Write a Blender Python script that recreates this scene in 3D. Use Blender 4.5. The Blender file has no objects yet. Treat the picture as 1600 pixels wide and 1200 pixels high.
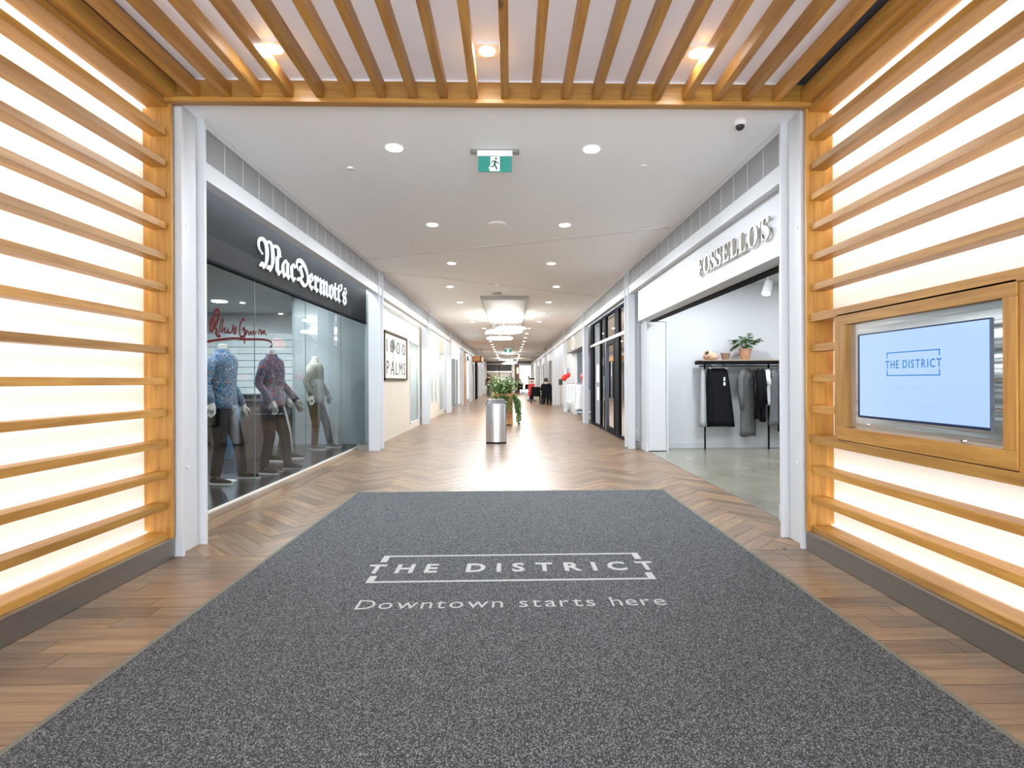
import bpy, bmesh, math, random
from mathutils import Vector, Matrix, Euler
R = random.Random(7)
D = bpy.data
C = bpy.context.scene.collection
sc = bpy.context.scene
PI = math.pi

# ---------------------------------------------------------------- camera, world, exposure
YAW = math.atan(20/830)
cam = D.cameras.new('camera'); cam.sensor_width = 36; cam.lens = 830/1600*36
cam.shift_x = (800-817)/1600; cam.shift_y = -(600-595)/1600
cam.clip_start = .05; cam.clip_end = 200
co = D.objects.new('camera', cam); C.objects.link(co)
co.matrix_world = Matrix.Translation((0, 0, 1.25)) @ Matrix.Rotation(-YAW, 4, 'Z') @ Matrix.Rotation(PI/2, 4, 'X') @ Matrix.Rotation(-.0044, 4, 'Z')
sc.camera = co
w = D.worlds.new('world'); sc.world = w; w.use_nodes = True
w.node_tree.nodes['Background'].inputs[0].default_value = (.80, .90, 1, 1)
w.node_tree.nodes['Background'].inputs[1].default_value = 9.0
vs = sc.view_settings
sc.display_settings.display_device = 'sRGB'
vs.view_transform = 'Standard'; vs.look = 'None'; vs.gamma = 1; vs.use_curve_mapping = False
vs.exposure = 0.68
try:
    sc.cycles.use_denoising = True
    sc.cycles.sample_clamp_indirect = 6
    sc.cycles.caustics_reflective = False; sc.cycles.caustics_refractive = False
    sc.cycles.max_bounces = 10; sc.cycles.diffuse_bounces = 7; sc.cycles.glossy_bounces = 4; sc.cycles.transparent_max_bounces = 14
except Exception: pass

# ---------------------------------------------------------------- materials
def nodes(name):
    m = D.materials.new(name); m.use_nodes = True
    nt = m.node_tree; b = nt.nodes['Principled BSDF']
    return m, nt, b
def mat(name, col, rough=.6, metal=0, spec=.5, emit=None, es=0, noise=0, nscale=8, bump=0, coat=0):
    m, nt, b = nodes(name)
    if rough >= .75 and spec == .5: spec = .12      # cloth and other dull things
    b.inputs['Base Color'].default_value = (*col, 1); b.inputs['Roughness'].default_value = rough
    b.inputs['Metallic'].default_value = metal; b.inputs['Specular IOR Level'].default_value = spec
    b.inputs['Coat Weight'].default_value = coat
    if emit: b.inputs['Emission Color'].default_value = (*emit, 1); b.inputs['Emission Strength'].default_value = es
    if noise or bump:
        tc = nt.nodes.new('ShaderNodeTexCoord'); n = nt.nodes.new('ShaderNodeTexNoise')
        n.inputs['Scale'].default_value = nscale; n.inputs['Detail'].default_value = 4
        nt.links.new(tc.outputs['Object'], n.inputs['Vector'])
        if noise:
            r = nt.nodes.new('ShaderNodeValToRGB')
            r.color_ramp.elements[0].position = .3; r.color_ramp.elements[1].position = .7
            r.color_ramp.elements[0].color = (*[c*(1-noise) for c in col], 1)
            r.color_ramp.elements[1].color = (*[min(1, c*(1+noise)) for c in col], 1)
            nt.links.new(n.outputs['Fac'], r.inputs[0]); nt.links.new(r.outputs[0], b.inputs['Base Color'])
        if bump:
            bp = nt.nodes.new('ShaderNodeBump'); bp.inputs['Strength'].default_value = bump; bp.inputs['Distance'].default_value = .01
            nt.links.new(n.outputs['Fac'], bp.inputs['Height']); nt.links.new(bp.outputs[0], b.inputs['Normal'])
    return m
def wood(name, c1, c2, rough=.5, stretch=(14, 1, 14), rnd=.25, coord='Object', knots=True, coat=0):
    """grain stretched along one axis, a few knots, tone differing from piece to piece"""
    m, nt, b = nodes(name); N = nt.nodes; Lk = nt.links
    tc = N.new('ShaderNodeTexCoord'); oi = N.new('ShaderNodeObjectInfo')
    ad = N.new('ShaderNodeVectorMath'); ad.operation = 'ADD'
    sc1 = N.new('ShaderNodeVectorMath'); sc1.operation = 'SCALE'; sc1.inputs[0].default_value = (7, 13, 5)
    Lk.new(oi.outputs['Random'], sc1.inputs['Scale']); Lk.new(tc.outputs[coord], ad.inputs[0]); Lk.new(sc1.outputs[0], ad.inputs[1])
    mp = N.new('ShaderNodeMapping'); mp.inputs['Scale'].default_value = stretch; Lk.new(ad.outputs[0], mp.inputs[0])
    n1 = N.new('ShaderNodeTexNoise'); n1.inputs['Scale'].default_value = 2.2; n1.inputs['Detail'].default_value = 6; n1.inputs['Distortion'].default_value = .6
    Lk.new(mp.outputs[0], n1.inputs['Vector'])
    cr = N.new('ShaderNodeValToRGB'); cr.color_ramp.elements[0].position = .32; cr.color_ramp.elements[1].position = .68
    cr.color_ramp.elements[0].color = (*c1, 1); cr.color_ramp.elements[1].color = (*c2, 1)
    Lk.new(n1.outputs['Fac'], cr.inputs[0])
    last = cr.outputs[0]
    if knots:
        v = N.new('ShaderNodeTexVoronoi'); v.inputs['Scale'].default_value = 1
        mk = N.new('ShaderNodeMapping'); mk.inputs['Scale'].default_value = tuple(3.2 if s > 3 else 1.5 for s in stretch); Lk.new(ad.outputs[0], mk.inputs[0]); Lk.new(mk.outputs[0], v.inputs['Vector'])
        kr = N.new('ShaderNodeValToRGB'); kr.color_ramp.elements[0].position = .035; kr.color_ramp.elements[1].position = .085
        kr.color_ramp.elements[0].color = (.32, .24, .2, 1); kr.color_ramp.elements[1].color = (1, 1, 1, 1)
        Lk.new(v.outputs['Distance'], kr.inputs[0])
        mx = N.new('ShaderNodeMixRGB'); mx.blend_type = 'MULTIPLY'; mx.inputs[0].default_value = .9
        Lk.new(last, mx.inputs[1]); Lk.new(kr.outputs[0], mx.inputs[2]); last = mx.outputs[0]
    hs = N.new('ShaderNodeHueSaturation')
    mr = N.new('ShaderNodeMapRange'); mr.inputs['To Min'].default_value = 1-rnd; mr.inputs['To Max'].default_value = 1+rnd*.6
    Lk.new(oi.outputs['Random'], mr.inputs[0]); Lk.new(mr.outputs[0], hs.inputs['Value']); Lk.new(last, hs.inputs['Color'])
    Lk.new(hs.outputs[0], b.inputs['Base Color'])
    b.inputs['Roughness'].default_value = rough; b.inputs['Coat Weight'].default_value = coat; b.inputs['Coat Roughness'].default_value = .25
    bp = N.new('ShaderNodeBump'); bp.inputs['Strength'].default_value = .12; bp.inputs['Distance'].default_value = .004
    Lk.new(n1.outputs['Fac'], bp.inputs['Height']); Lk.new(bp.outputs[0], b.inputs['Normal'])
    return m
def plankmat():
    m, nt, b = nodes('floor_plank'); N = nt.nodes; Lk = nt.links
    uv = N.new('ShaderNodeUVMap'); at = N.new('ShaderNodeAttribute'); at.attribute_name = 'tone'
    mp = N.new('ShaderNodeMapping'); mp.inputs['Scale'].default_value = (1.1, 14, 1); Lk.new(uv.outputs[0], mp.inputs[0])
    n1 = N.new('ShaderNodeTexNoise'); n1.inputs['Scale'].default_value = 2; n1.inputs['Detail'].default_value = 7; n1.inputs['Distortion'].default_value = 1.0
    Lk.new(mp.outputs[0], n1.inputs['Vector'])
    cr = N.new('ShaderNodeValToRGB'); e = cr.color_ramp.elements
    e[0].position = .25; e[0].color = (.125, .077, .044, 1); e[1].position = .75; e[1].color = (.275, .182, .112, 1)
    Lk.new(n1.outputs['Fac'], cr.inputs[0])
    c2 = N.new('ShaderNodeValToRGB'); e = c2.color_ramp.elements
    e[0].position = 0; e[0].color = (.66, .63, .62, 1); e[1].position = 1; e[1].color = (1.22, 1.14, 1.02, 1)
    k = c2.color_ramp.elements.new(.22); k.color = (.88, .88, .9, 1)
    Lk.new(at.outputs['Fac'], c2.inputs[0])
    mx = N.new('ShaderNodeMixRGB'); mx.blend_type = 'MULTIPLY'; mx.inputs[0].default_value = 1
    Lk.new(cr.outputs[0], mx.inputs[1]); Lk.new(c2.outputs[0], mx.inputs[2]); Lk.new(mx.outputs[0], b.inputs['Base Color'])
    b.inputs['Roughness'].default_value = .33; b.inputs['Specular IOR Level'].default_value = .5
    bp = N.new('ShaderNodeBump'); bp.inputs['Strength'].default_value = .15; bp.inputs['Distance'].default_value = .003
    Lk.new(n1.outputs['Fac'], bp.inputs['Height']); Lk.new(bp.outputs[0], b.inputs['Normal'])
    return m
def matmat():
    """loop-pile mat: light flecks on charcoal, ribs along the mat"""
    m, nt, b = nodes('mat_pile'); N = nt.nodes; Lk = nt.links
    tc = N.new('ShaderNodeTexCoord')
    v = N.new('ShaderNodeTexVoronoi'); v.inputs['Scale'].default_value = 1
    mp = N.new('ShaderNodeMapping'); mp.inputs['Scale'].default_value = (310, 230, 1); Lk.new(tc.outputs['Object'], mp.inputs[0]); Lk.new(mp.outputs[0], v.inputs['Vector'])
    sp = N.new('ShaderNodeSeparateColor'); Lk.new(v.outputs['Color'], sp.inputs[0])
    cr = N.new('ShaderNodeValToRGB'); e = cr.color_ramp.elements
    e[0].position = 0; e[0].color = (.024, .025, .027, 1); e[1].position = 1; e[1].color = (.25, .255, .26, 1)
    k = e.new(.6); k.color = (.056, .058, .061, 1)
    Lk.new(sp.outputs[0], cr.inputs[0]); Lk.new(cr.outputs[0], b.inputs['Base Color'])
    wv = N.new('ShaderNodeTexWave'); wv.inputs['Scale'].default_value = 1; wv.bands_direction = 'X'
    mw = N.new('ShaderNodeMapping'); mw.inputs['Scale'].default_value = (26, 1, 1); Lk.new(tc.outputs['Object'], mw.inputs[0]); Lk.new(mw.outputs[0], wv.inputs['Vector'])
    a = N.new('ShaderNodeMath'); a.operation = 'ADD'; Lk.new(wv.outputs['Fac'], a.inputs[0]); Lk.new(v.outputs['Distance'], a.inputs[1])
    bp = N.new('ShaderNodeBump'); bp.inputs['Strength'].default_value = .35; bp.inputs['Distance'].default_value = .004
    Lk.new(a.outputs[0], bp.inputs['Height']); Lk.new(bp.outputs[0], b.inputs['Normal'])
    b.inputs['Roughness'].default_value = .95; b.inputs['Specular IOR Level'].default_value = .15
    return m
def glassmat(name, tint=(.86, .92, .92), rough=0.0, base=0.0):
    m = D.materials.new(name); m.use_nodes = True; nt = m.node_tree; nt.nodes.clear()
    o = nt.nodes.new('ShaderNodeOutputMaterial'); mx = nt.nodes.new('ShaderNodeMixShader')
    t = nt.nodes.new('ShaderNodeBsdfTransparent'); t.inputs[0].default_value = (*tint, 1)
    g = nt.nodes.new('ShaderNodeBsdfGlossy'); g.inputs['Roughness'].default_value = rough
    f = nt.nodes.new('ShaderNodeFresnel'); f.inputs[0].default_value = 1.32
    a = nt.nodes.new('ShaderNodeMath'); a.operation = 'ADD'; a.inputs[1].default_value = base; a.use_clamp = True
    nt.links.new(f.outputs[0], a.inputs[0]); nt.links.new(a.outputs[0], mx.inputs[0])
    nt.links.new(t.outputs[0], mx.inputs[1]); nt.links.new(g.outputs[0], mx.inputs[2]); nt.links.new(mx.outputs[0], o.inputs[0])
    return m
def perfmat(name, c1, c2, scale):
    """perforated sheet: a grid of round holes"""
    m, nt, b = nodes(name); N = nt.nodes; Lk = nt.links
    tc = N.new('ShaderNodeTexCoord'); v = N.new('ShaderNodeTexVoronoi'); v.inputs['Scale'].default_value = scale; v.inputs['Randomness'].default_value = 0
    Lk.new(tc.outputs['Object'], v.inputs['Vector'])
    cr = N.new('ShaderNodeValToRGB'); e = cr.color_ramp.elements; e[0].position = .36; e[0].color = (*c2, 1); e[1].position = .46; e[1].color = (*c1, 1)
    Lk.new(v.outputs['Distance'], cr.inputs[0]); Lk.new(cr.outputs[0], b.inputs['Base Color']); b.inputs['Roughness'].default_value = .5
    return m
def printmat(name, cols, scale=9, rough=.8):
    """printed or woven cloth of several colours"""
    m, nt, b = nodes(name); N = nt.nodes; Lk = nt.links
    tc = N.new('ShaderNodeTexCoord'); n = N.new('ShaderNodeTexNoise'); n.inputs['Scale'].default_value = scale; n.inputs['Detail'].default_value = 3; n.inputs['Distortion'].default_value = 2.5
    Lk.new(tc.outputs['Object'], n.inputs['Vector'])
    cr = N.new('ShaderNodeValToRGB'); cr.color_ramp.interpolation = 'CONSTANT'
    e = cr.color_ramp.elements
    while len(e) > 1: e.remove(e[0])
    e[0].position = 0; e[0].color = (*cols[0], 1)
    for i, c in enumerate(cols[1:], 1):
        k = e.new(.30+.42*i/len(cols)); k.color = (*c, 1)
    Lk.new(n.outputs['Fac'], cr.inputs[0]); Lk.new(cr.outputs[0], b.inputs['Base Color']); b.inputs['Roughness'].default_value = rough
    return m
def brushed(name, col, rough=.28, axis=(1, 1, 60), wob=.25):
    m, nt, b = nodes(name); N = nt.nodes; Lk = nt.links
    b.inputs['Metallic'].default_value = 1; b.inputs['Base Color'].default_value = (*col, 1)
    tc = N.new('ShaderNodeTexCoord'); mp = N.new('ShaderNodeMapping'); mp.inputs['Scale'].default_value = axis; n = N.new('ShaderNodeTexNoise'); n.inputs['Scale'].default_value = 2
    Lk.new(tc.outputs['Object'], mp.inputs[0]); Lk.new(mp.outputs[0], n.inputs['Vector'])
    mr = N.new('ShaderNodeMapRange'); mr.inputs['To Min'].default_value = rough*.7; mr.inputs['To Max'].default_value = rough*1.4
    Lk.new(n.outputs['Fac'], mr.inputs[0]); Lk.new(mr.outputs[0], b.inputs['Roughness'])
    bp = N.new('ShaderNodeBump'); bp.inputs['Strength'].default_value = wob; bp.inputs['Distance'].default_value = .01
    Lk.new(n.outputs['Fac'], bp.inputs['Height']); Lk.new(bp.outputs[0], b.inputs['Normal'])
    return m

WHITE = mat('white_paint', (.60, .612, .63), .45, bump=.03, nscale=60)
CEIL = mat('ceiling_paint', (.93, .95, .97), .85, spec=.2)
CEILIN = mat('stretched_ceiling_sheet', (.90, .88, .92), .35, noise=.05, nscale=5, emit=(.95, .93, 1), es=.08)  # faint emission added to brighten the sheet above the slats
OAK = wood('honey_oak', (.335, .148, .026), (.49, .255, .052), .42, stretch=(14, 1.0, 14))
OAKX = wood('honey_oak_cross', (.335, .148, .026), (.49, .255, .052), .42, stretch=(1.0, 14, 14))
OAKZ = wood('honey_oak_upright', (.335, .148, .026), (.49, .255, .052), .42, stretch=(14, 14, 1.0))
PLANK = plankmat()
MATP = matmat()
MATPRINT = mat('mat_print', (.38, .38, .37), .9, noise=.15, nscale=160)
MATEDGE = mat('mat_edge', (.16, .155, .12), .8)
STEEL = brushed('brushed_steel', (.30, .285, .265), .30, (40, .6, 40), .05)
STEELB = brushed('bin_steel', (.66, .66, .68), .20, (40, 40, .4), .05)
STEELW = brushed('rolled_steel', (.74, .73, .72), .20, (1, .35, 7), 1.0)
BACKLIT = mat('backlit_panel', (.86, .83, .78), .6, emit=(1, .97, .90), es=.20)
LED = mat('led_strip_light', (1, 1, 1), .5, emit=(1, .91, .77), es=3.0)
LENS = mat('lamp_lens', (1, 1, 1), .5, emit=(1, .97, .92), es=9)
RING = mat('ring_light', (1, 1, 1), .5, emit=(1, .96, .88), es=7)
TRIMW = mat('lamp_trim', (.85, .85, .85), .4)
GRILLE = perfmat('perforated_grey_sheet', (.27, .27, .27), (.03, .03, .03), 52)
SEAM = mat('grille_seam', (.55, .55, .55), .5)
LENSQ = mat('square_lamp_lens', (1, 1, 1), .5, emit=(1, .97, .92), es=2.5)
BLACK = mat('black_metal', (.010, .010, .012), .6, spec=.04)
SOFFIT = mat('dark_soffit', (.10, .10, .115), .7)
CHAR = mat('charcoal_sign_board', (.030, .029, .028), .7, spec=.15, noise=.1, nscale=3)
LETW = mat('white_letter', (.78, .78, .76), .3)
LETG = mat('champagne_letter', (.50, .47, .41), .25, metal=.85)
GLASS = glassmat('clear_glass', (.88, .92, .92), base=.01)
GLASS2 = glassmat('clean_glass', (.93, .95, .94), base=.0)
CONC = mat('polished_concrete', (.21, .20, .155), .24, noise=.2, nscale=1.6, bump=.0, coat=.10)
DARKFL = mat('dark_vinyl_floor', (.018, .016, .015), .22, noise=.35, nscale=4)
CREAM = mat('cream_board', (.64, .57, .47), .5)
GREYW = mat('grey_wall', (.40, .42, .42), .6)
RED = mat('red_vinyl', (.085, .004, .005), .6, spec=.05)
REDB = mat('red_plastic', (.72, .03, .02), .3)
MANQ = mat('mannequin_white', (.78, .76, .70), .4)
TROUS = mat('charcoal_cloth', (.012, .012, .013), .85, noise=.2, nscale=30)
BLKCL = mat('black_cloth', (.008, .008, .010), .8, bump=.2, nscale=6)
PALECL = mat('pale_blue_cloth', (.50, .56, .57), .8)
SOLE = mat('white_rubber', (.76, .77, .76), .5)
HERR = printmat('grey_herringbone_wool', [(.05, .05, .05), (.11, .11, .11), (.2, .2, .2)], 60)
GREYCL = mat('grey_cloth', (.17, .17, .18), .85, noise=.15, nscale=60)
WHITECL = mat('white_cloth', (.74, .75, .78), .8)
TERRA = mat('terracotta', (.50, .27, .17), .75, noise=.12, nscale=14)
TERRAD = mat('weathered_clay', (.28, .185, .135), .8, noise=.2, nscale=14)
LEAF = mat('green_leaf', (.07, .17, .035), .45, noise=.35, nscale=12)
LEAFP = mat('pale_leaf', (.30, .38, .13), .5, noise=.3, nscale=12)
SOIL = mat('soil', (.05, .035, .025), .9)
FLORAL = printmat('blue_floral_print', [(.01, .012, .04), (.02, .12, .36), (.30, .60, .75), (.008, .02, .09), (.06, .28, .55), (.01, .02, .08), (.65, .74, .76), (.16, .02, .07), (.01, .06, .2), (.25, .25, .06), (.01, .02, .1)], 13)
REDFL = printmat('red_blue_print', [(.02, .03, .06), (.04, .16, .3), (.32, .07, .05), (.08, .05, .1), (.3, .38, .4), (.03, .2, .3)], 9)
SPECK = printmat('black_white_speckle', [(.75, .76, .74), (.1, .1, .1), (.8, .8, .78), (.14, .16, .15), (.7, .72, .7)], 38)
BEIGECL = mat('stone_jacket_cloth', (.34, .34, .28), .85)
BROWNCL = mat('brown_cloth', (.10, .075, .05), .85)
SKIN = mat('skin', (.55, .36, .27), .6)
HAIR = mat('dark_hair', (.03, .022, .018), .7)
HAIRG = mat('grey_hair', (.36, .34, .32), .8)
MAROON = mat('maroon_cloth', (.075, .015, .02), .8)
DENIM = mat('dark_trousers', (.035, .038, .045), .8)
SCREEN = mat('lit_screen', (.02, .03, .05), .15, emit=(.47, .66, 1.0), es=.62)
SCRB = mat('screen_lettering', (.0, .12, .32), .4, emit=(.0, .10, .28), es=.5)
SCRG = mat('screen_small_print', (.2, .3, .5), .4, emit=(.16, .27, .50), es=.7)
DARKBL = mat('screen_edge', (.005, .02, .07), .3)
EXITG = mat('exit_green', (.02, .16, .13), .4, emit=(.02, .22, .18), es=.45)
EXITD = mat('exit_figure_green', (.0, .06, .045), .5)
EXITW = mat('exit_white', (.9, .9, .9), .4, emit=(.9, 1, .97), es=.45)
BRICKM = mat('brick_face', (.24, .17, .13), .85, noise=.25, nscale=6)
MORTAR = mat('mortar', (.3, .27, .24), .9)
PINEP = wood('orange_cedar', (.36, .15, .045), (.52, .26, .09), .55, stretch=(14, 14, 1.2))
BLUE = mat('blue_notice', (.10, .28, .48), .5)
PAPER = mat('paper', (.75, .75, .73), .7)
INK = mat('black_ink', (.03, .028, .026), .6)
POSTER = mat('poster_ground', (.73, .68, .60), .6)
GREYS = mat('grey_sign_board', (.17, .16, .14), .45)
NEONR = mat('red_lit_logo', (.7, .03, .02), .4, emit=(1, .1, .06), es=1.0)
DAY = mat('daylight_window', (1, 1, 1), .5, emit=(.90, .96, 1), es=2.2)
LOUVER = mat('pale_slatwall', (.55, .60, .60), .5)

# ---------------------------------------------------------------- mesh helpers
class MB:
    def __init__(s): s.v = []; s.f = []; s.tone = []; s.uv = []; s.m = []; s.mi = 0
    def face(s, idx, tone=0, uv=None): s.f.append(tuple(idx)); s.tone.append(tone); s.uv.append(uv); s.m.append(s.mi)
    def box(s, x0, y0, z0, x1, y1, z1, M=None):
        if x0 > x1: x0, x1 = x1, x0
        if y0 > y1: y0, y1 = y1, y0
        if z0 > z1: z0, z1 = z1, z0
        n = len(s.v); P = [Vector((x, y, z)) for z in (z0, z1) for y in (y0, y1) for x in (x0, x1)]
        if M is not None: P = [M @ p for p in P]
        s.v += P
        for q in ((0, 2, 3, 1), (4, 5, 7, 6), (0, 1, 5, 4), (2, 6, 7, 3), (0, 4, 6, 2), (1, 3, 7, 5)): s.face([n+i for i in q])
        return s
    def prism(s, pts, a0, a1, axis='y'):
        """outline pts swept between a0 and a1 along an axis; pts in the two other axes in order"""
        n = len(s.v); k = len(pts)
        def mk(p, a):
            if axis == 'y': return Vector((p[0], a, p[1]))
            if axis == 'x': return Vector((a, p[0], p[1]))
            return Vector((p[0], p[1], a))
        s.v += [mk(p, a0) for p in pts] + [mk(p, a1) for p in pts]
        for i in range(k):
            j = (i+1) % k; s.face([n+i, n+j, n+k+j, n+k+i])
        s.face([n+i for i in range(k)][::-1]); s.face([n+k+i for i in range(k)])
        return s
    def tube(s, pts, r, seg=8, closed=False, cap=True):
        pts = [Vector(p) for p in pts]; n = len(pts)
        rs = r if isinstance(r, (list, tuple)) else [r]*n
        base = len(s.v); up = None
        for i, p in enumerate(pts):
            a = pts[(i-1) % n] if (closed or i > 0) else p
            b = pts[(i+1) % n] if (closed or i < n-1) else p
            t = (b-a).normalized() if (b-a).length > 1e-9 else Vector((0, 0, 1))
            if up is None: up = t.orthogonal().normalized()
            up = (up - t*up.dot(t)); up = up.normalized() if up.length > 1e-6 else t.orthogonal().normalized()
            bn = t.cross(up)
            for k in range(seg):
                an = 2*PI*k/seg; s.v.append(p + up*(math.cos(an)*rs[i]) + bn*(math.sin(an)*rs[i]))
        m = n if closed else n-1
        for i in range(m):
            for k in range(seg):
                a = base+i*seg+k; b = base+i*seg+(k+1) % seg; j = (i+1) % n
                c = base+j*seg+(k+1) % seg; d = base+j*seg+k; s.face([a, b, c, d])
        if cap and not closed:
            s.face([base+k for k in range(seg)][::-1]); s.face([base+(n-1)*seg+k for k in range(seg)])
        return s
    def lathe(s, prof, cx=0, cy=0, seg=20, sx=1, sy=1, rot=0):
        base = len(s.v); n = len(prof)
        for (r, z) in prof:
            for k in range(seg):
                an = 2*PI*k/seg+rot; s.v.append(Vector((cx+math.cos(an)*r*sx, cy+math.sin(an)*r*sy, z)))
        for i in range(n-1):
            for k in range(seg):
                a = base+i*seg+k; b = base+i*seg+(k+1) % seg; s.face([a, b, b+seg, a+seg])
        s.face([base+k for k in range(seg)][::-1]); s.face([base+(n-1)*seg+k for k in range(seg)])
        return s
    def loft(s, rings, cap=True):
        base = len(s.v); k = len(rings[0])
        for r in rings: s.v += [Vector(p) for p in r]
        for i in range(len(rings)-1):
            for j in range(k):
                a = base+i*k+j; b = base+i*k+(j+1) % k; s.face([a, b, b+k, a+k])
        if cap:
            s.face([base+j for j in range(k)][::-1]); s.face([base+(len(rings)-1)*k+j for j in range(k)])
        return s
    def tri(s, *P):
        n = len(s.v); s.v += [Vector(p) for p in P]; s.face(range(n, n+len(P))); return s
    def build(s, name, m, parent=None, org=(0, 0, 0), smooth=False, bevel=0, local=False, kind=None, mats=None):
        org = Vector(org); me = D.meshes.new(name)
        me.from_pydata([tuple(v-org) for v in s.v], [], s.f)
        if any(t for t in s.tone):
            a = me.attributes.new('tone', 'FLOAT', 'FACE')
            for i, t in enumerate(s.tone): a.data[i].value = t
        if any(u for u in s.uv):
            ul = me.uv_layers.new(name='UVMap')
            for p in me.polygons:
                u = s.uv[p.index]
                if u:
                    for li, q in zip(p.loop_indices, u): ul.data[li].uv = q
        me.materials.append(m)
        if mats:
            for x in mats: me.materials.append(x)
            for p, i in zip(me.polygons, s.m): p.material_index = i
        bm = bmesh.new(); bm.from_mesh(me); bmesh.ops.recalc_face_normals(bm, faces=bm.faces)
        bm.to_mesh(me); bm.free()
        if smooth:
            for p in me.polygons: p.use_smooth = True
        o = D.objects.new(name, me); C.objects.link(o)
        if bevel:
            b = o.modifiers.new('bevel', 'BEVEL'); b.width = bevel; b.segments = 2; b.limit_method = 'ANGLE'
        if parent is not None:
            o.parent = parent
            po = Vector(parent.get('_o', (0, 0, 0)))
            o.location = org - (Vector((0, 0, 0)) if local else po)
        else: o.location = org
        if kind: o['kind'] = kind
        o['_o'] = list(org)
        return o
def thing(name, label, cat, loc=(0, 0, 0), rz=0, group=None):
    """an Empty at the base; parts are given in world coordinates (rz=0) or in the thing's own (local=True)"""
    o = D.objects.new(name, None); C.objects.link(o); o.empty_display_size = .1
    o.location = loc; o.rotation_euler = (0, 0, rz); o['label'] = label; o['category'] = cat; o['_o'] = list(loc)
    if group: o['group'] = group
    return o
def tag(o, label, cat, group=None):
    o['label'] = label; o['category'] = cat
    if group: o['group'] = group
    return o
def struct(o): o['kind'] = 'structure'; return o
def bx(name, m, b, parent=None, bevel=0, org=None):
    """one box object whose origin is its centre"""
    c = org if org is not None else ((b[0]+b[3])/2, (b[1]+b[4])/2, (b[2]+b[5])/2)
    o = MB().box(*b).build(name, m, parent, org=c, bevel=bevel)
    if parent is not None: o['_o'] = list(c)
    return o
def dup(root, loc, rz=None, label=None):
    r = root.copy(); C.objects.link(r); r.location = loc
    if rz is not None: r.rotation_euler = (0, 0, rz)
    if label: r['label'] = label
    for ch in list(root.children):
        c = ch.copy(); C.objects.link(c); c.parent = r
        for g in ch.children:
            d = g.copy(); C.objects.link(d); d.parent = c
    return r
def light(name, kind, loc, energy, size=.2, rot=(0, 0, 0), col=(.86, .93, 1), parent=None, sy=None, spot=None, spread=None):
    l = D.lights.new(name, kind); l.energy = energy; l.color = col
    if kind == 'AREA':
        l.shape = 'DISK' if sy is None else 'RECTANGLE'; l.size = size
        if sy: l.size_y = sy
        if spread: l.spread = spread
    elif kind == 'SPOT': l.spot_size = spot or 1.2; l.spot_blend = .6; l.shadow_soft_size = size
    else: l.shadow_soft_size = size
    o = D.objects.new(name, l); C.objects.link(o); o.rotation_euler = rot; o.location = loc
    if parent is not None: o.parent = parent; o.location = Vector(loc) - Vector(parent.get('_o', (0, 0, 0)))
    return o
WALLL = Matrix(((0, 0, 1, 0), (1, 0, 0, 0), (0, 1, 0, 0), (0, 0, 0, 1)))     # text on the left wall, read towards +Y
WALLR = Matrix(((0, 0, -1, 0), (-1, 0, 0, 0), (0, 1, 0, 0), (0, 0, 0, 1)))   # text on the right wall, read towards -Y
FLAT = Matrix.Identity(4)
FRONT = Matrix(((1, 0, 0, 0), (0, 0, -1, 0), (0, 1, 0, 0), (0, 0, 0, 1)))    # facing the camera
def glyph(ch, extr, bold=0, res=3):
    c = D.curves.new('glyph', 'FONT'); c.body = ch; c.extrude = extr; c.resolution_u = res; c.offset = bold
    o = D.objects.new('glyph', c); C.objects.link(o); bpy.context.view_layer.update()
    me = o.to_mesh(); V = [v.co.copy() for v in me.vertices]; F = [tuple(p.vertices) for p in me.polygons]
    o.to_mesh_clear(); D.objects.remove(o); D.curves.remove(c)
    return V, F
def text(s, org, width, height, M, m, parent=None, name='letter', depth=.02, bold=0, track=.10, space=.35, joined=None, res=3, origin0=None, lab=None, ref='H'):
    """each letter its own mesh (or all in one when joined is a name); org = lower left in the world"""
    G = []; x = 0; joined = None
    hv, _ = glyph(ref, .0, bold, res); H0 = max(v.y for v in hv)
    for ch in s:
        if ch == ' ': x += space; G.append(None); continue
        V, F = glyph(ch, .5, bold, res); x0 = min(v.x for v in V); x1 = max(v.x for v in V)
        G.append((x-x0, V, F)); x += x1-x0+track
    W = x-track; sx = width/W; sy = height/H0
    out = MB(); T = Matrix.Translation(org) @ M
    for g in G:
        if g is None: continue
        dx, V, F = g; b = out if joined else MB(); n = len(b.v)
        b.v += [T @ Vector(((v.x+dx)*sx, v.y*sy, (v.z+.5)*depth)) for v in V]
        for f in F: b.face([n+i for i in f])
        if not joined:
            c = sum((Vector(v) for v in b.v), Vector())/len(b.v)
            o = b.build(name, m, parent, org=c)
    if joined: return out.build(joined, m, parent, org=org)

# ================================================================ lights of the place
DL = [4.65+2.27*k for k in range(22)]
MIDWIDE = (3, 4, 5, 6)

# ================================================================ the setting
XL, XR = -2.35, 2.15          # corridor faces of the steel columns
ZC = 3.285                    # corridor ceiling
COLY = [4.03, 9.8, 15.55, 21.3, 27.05, 32.8, 38.55, 44.3, 50.0]
YEND = 54.0

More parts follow.
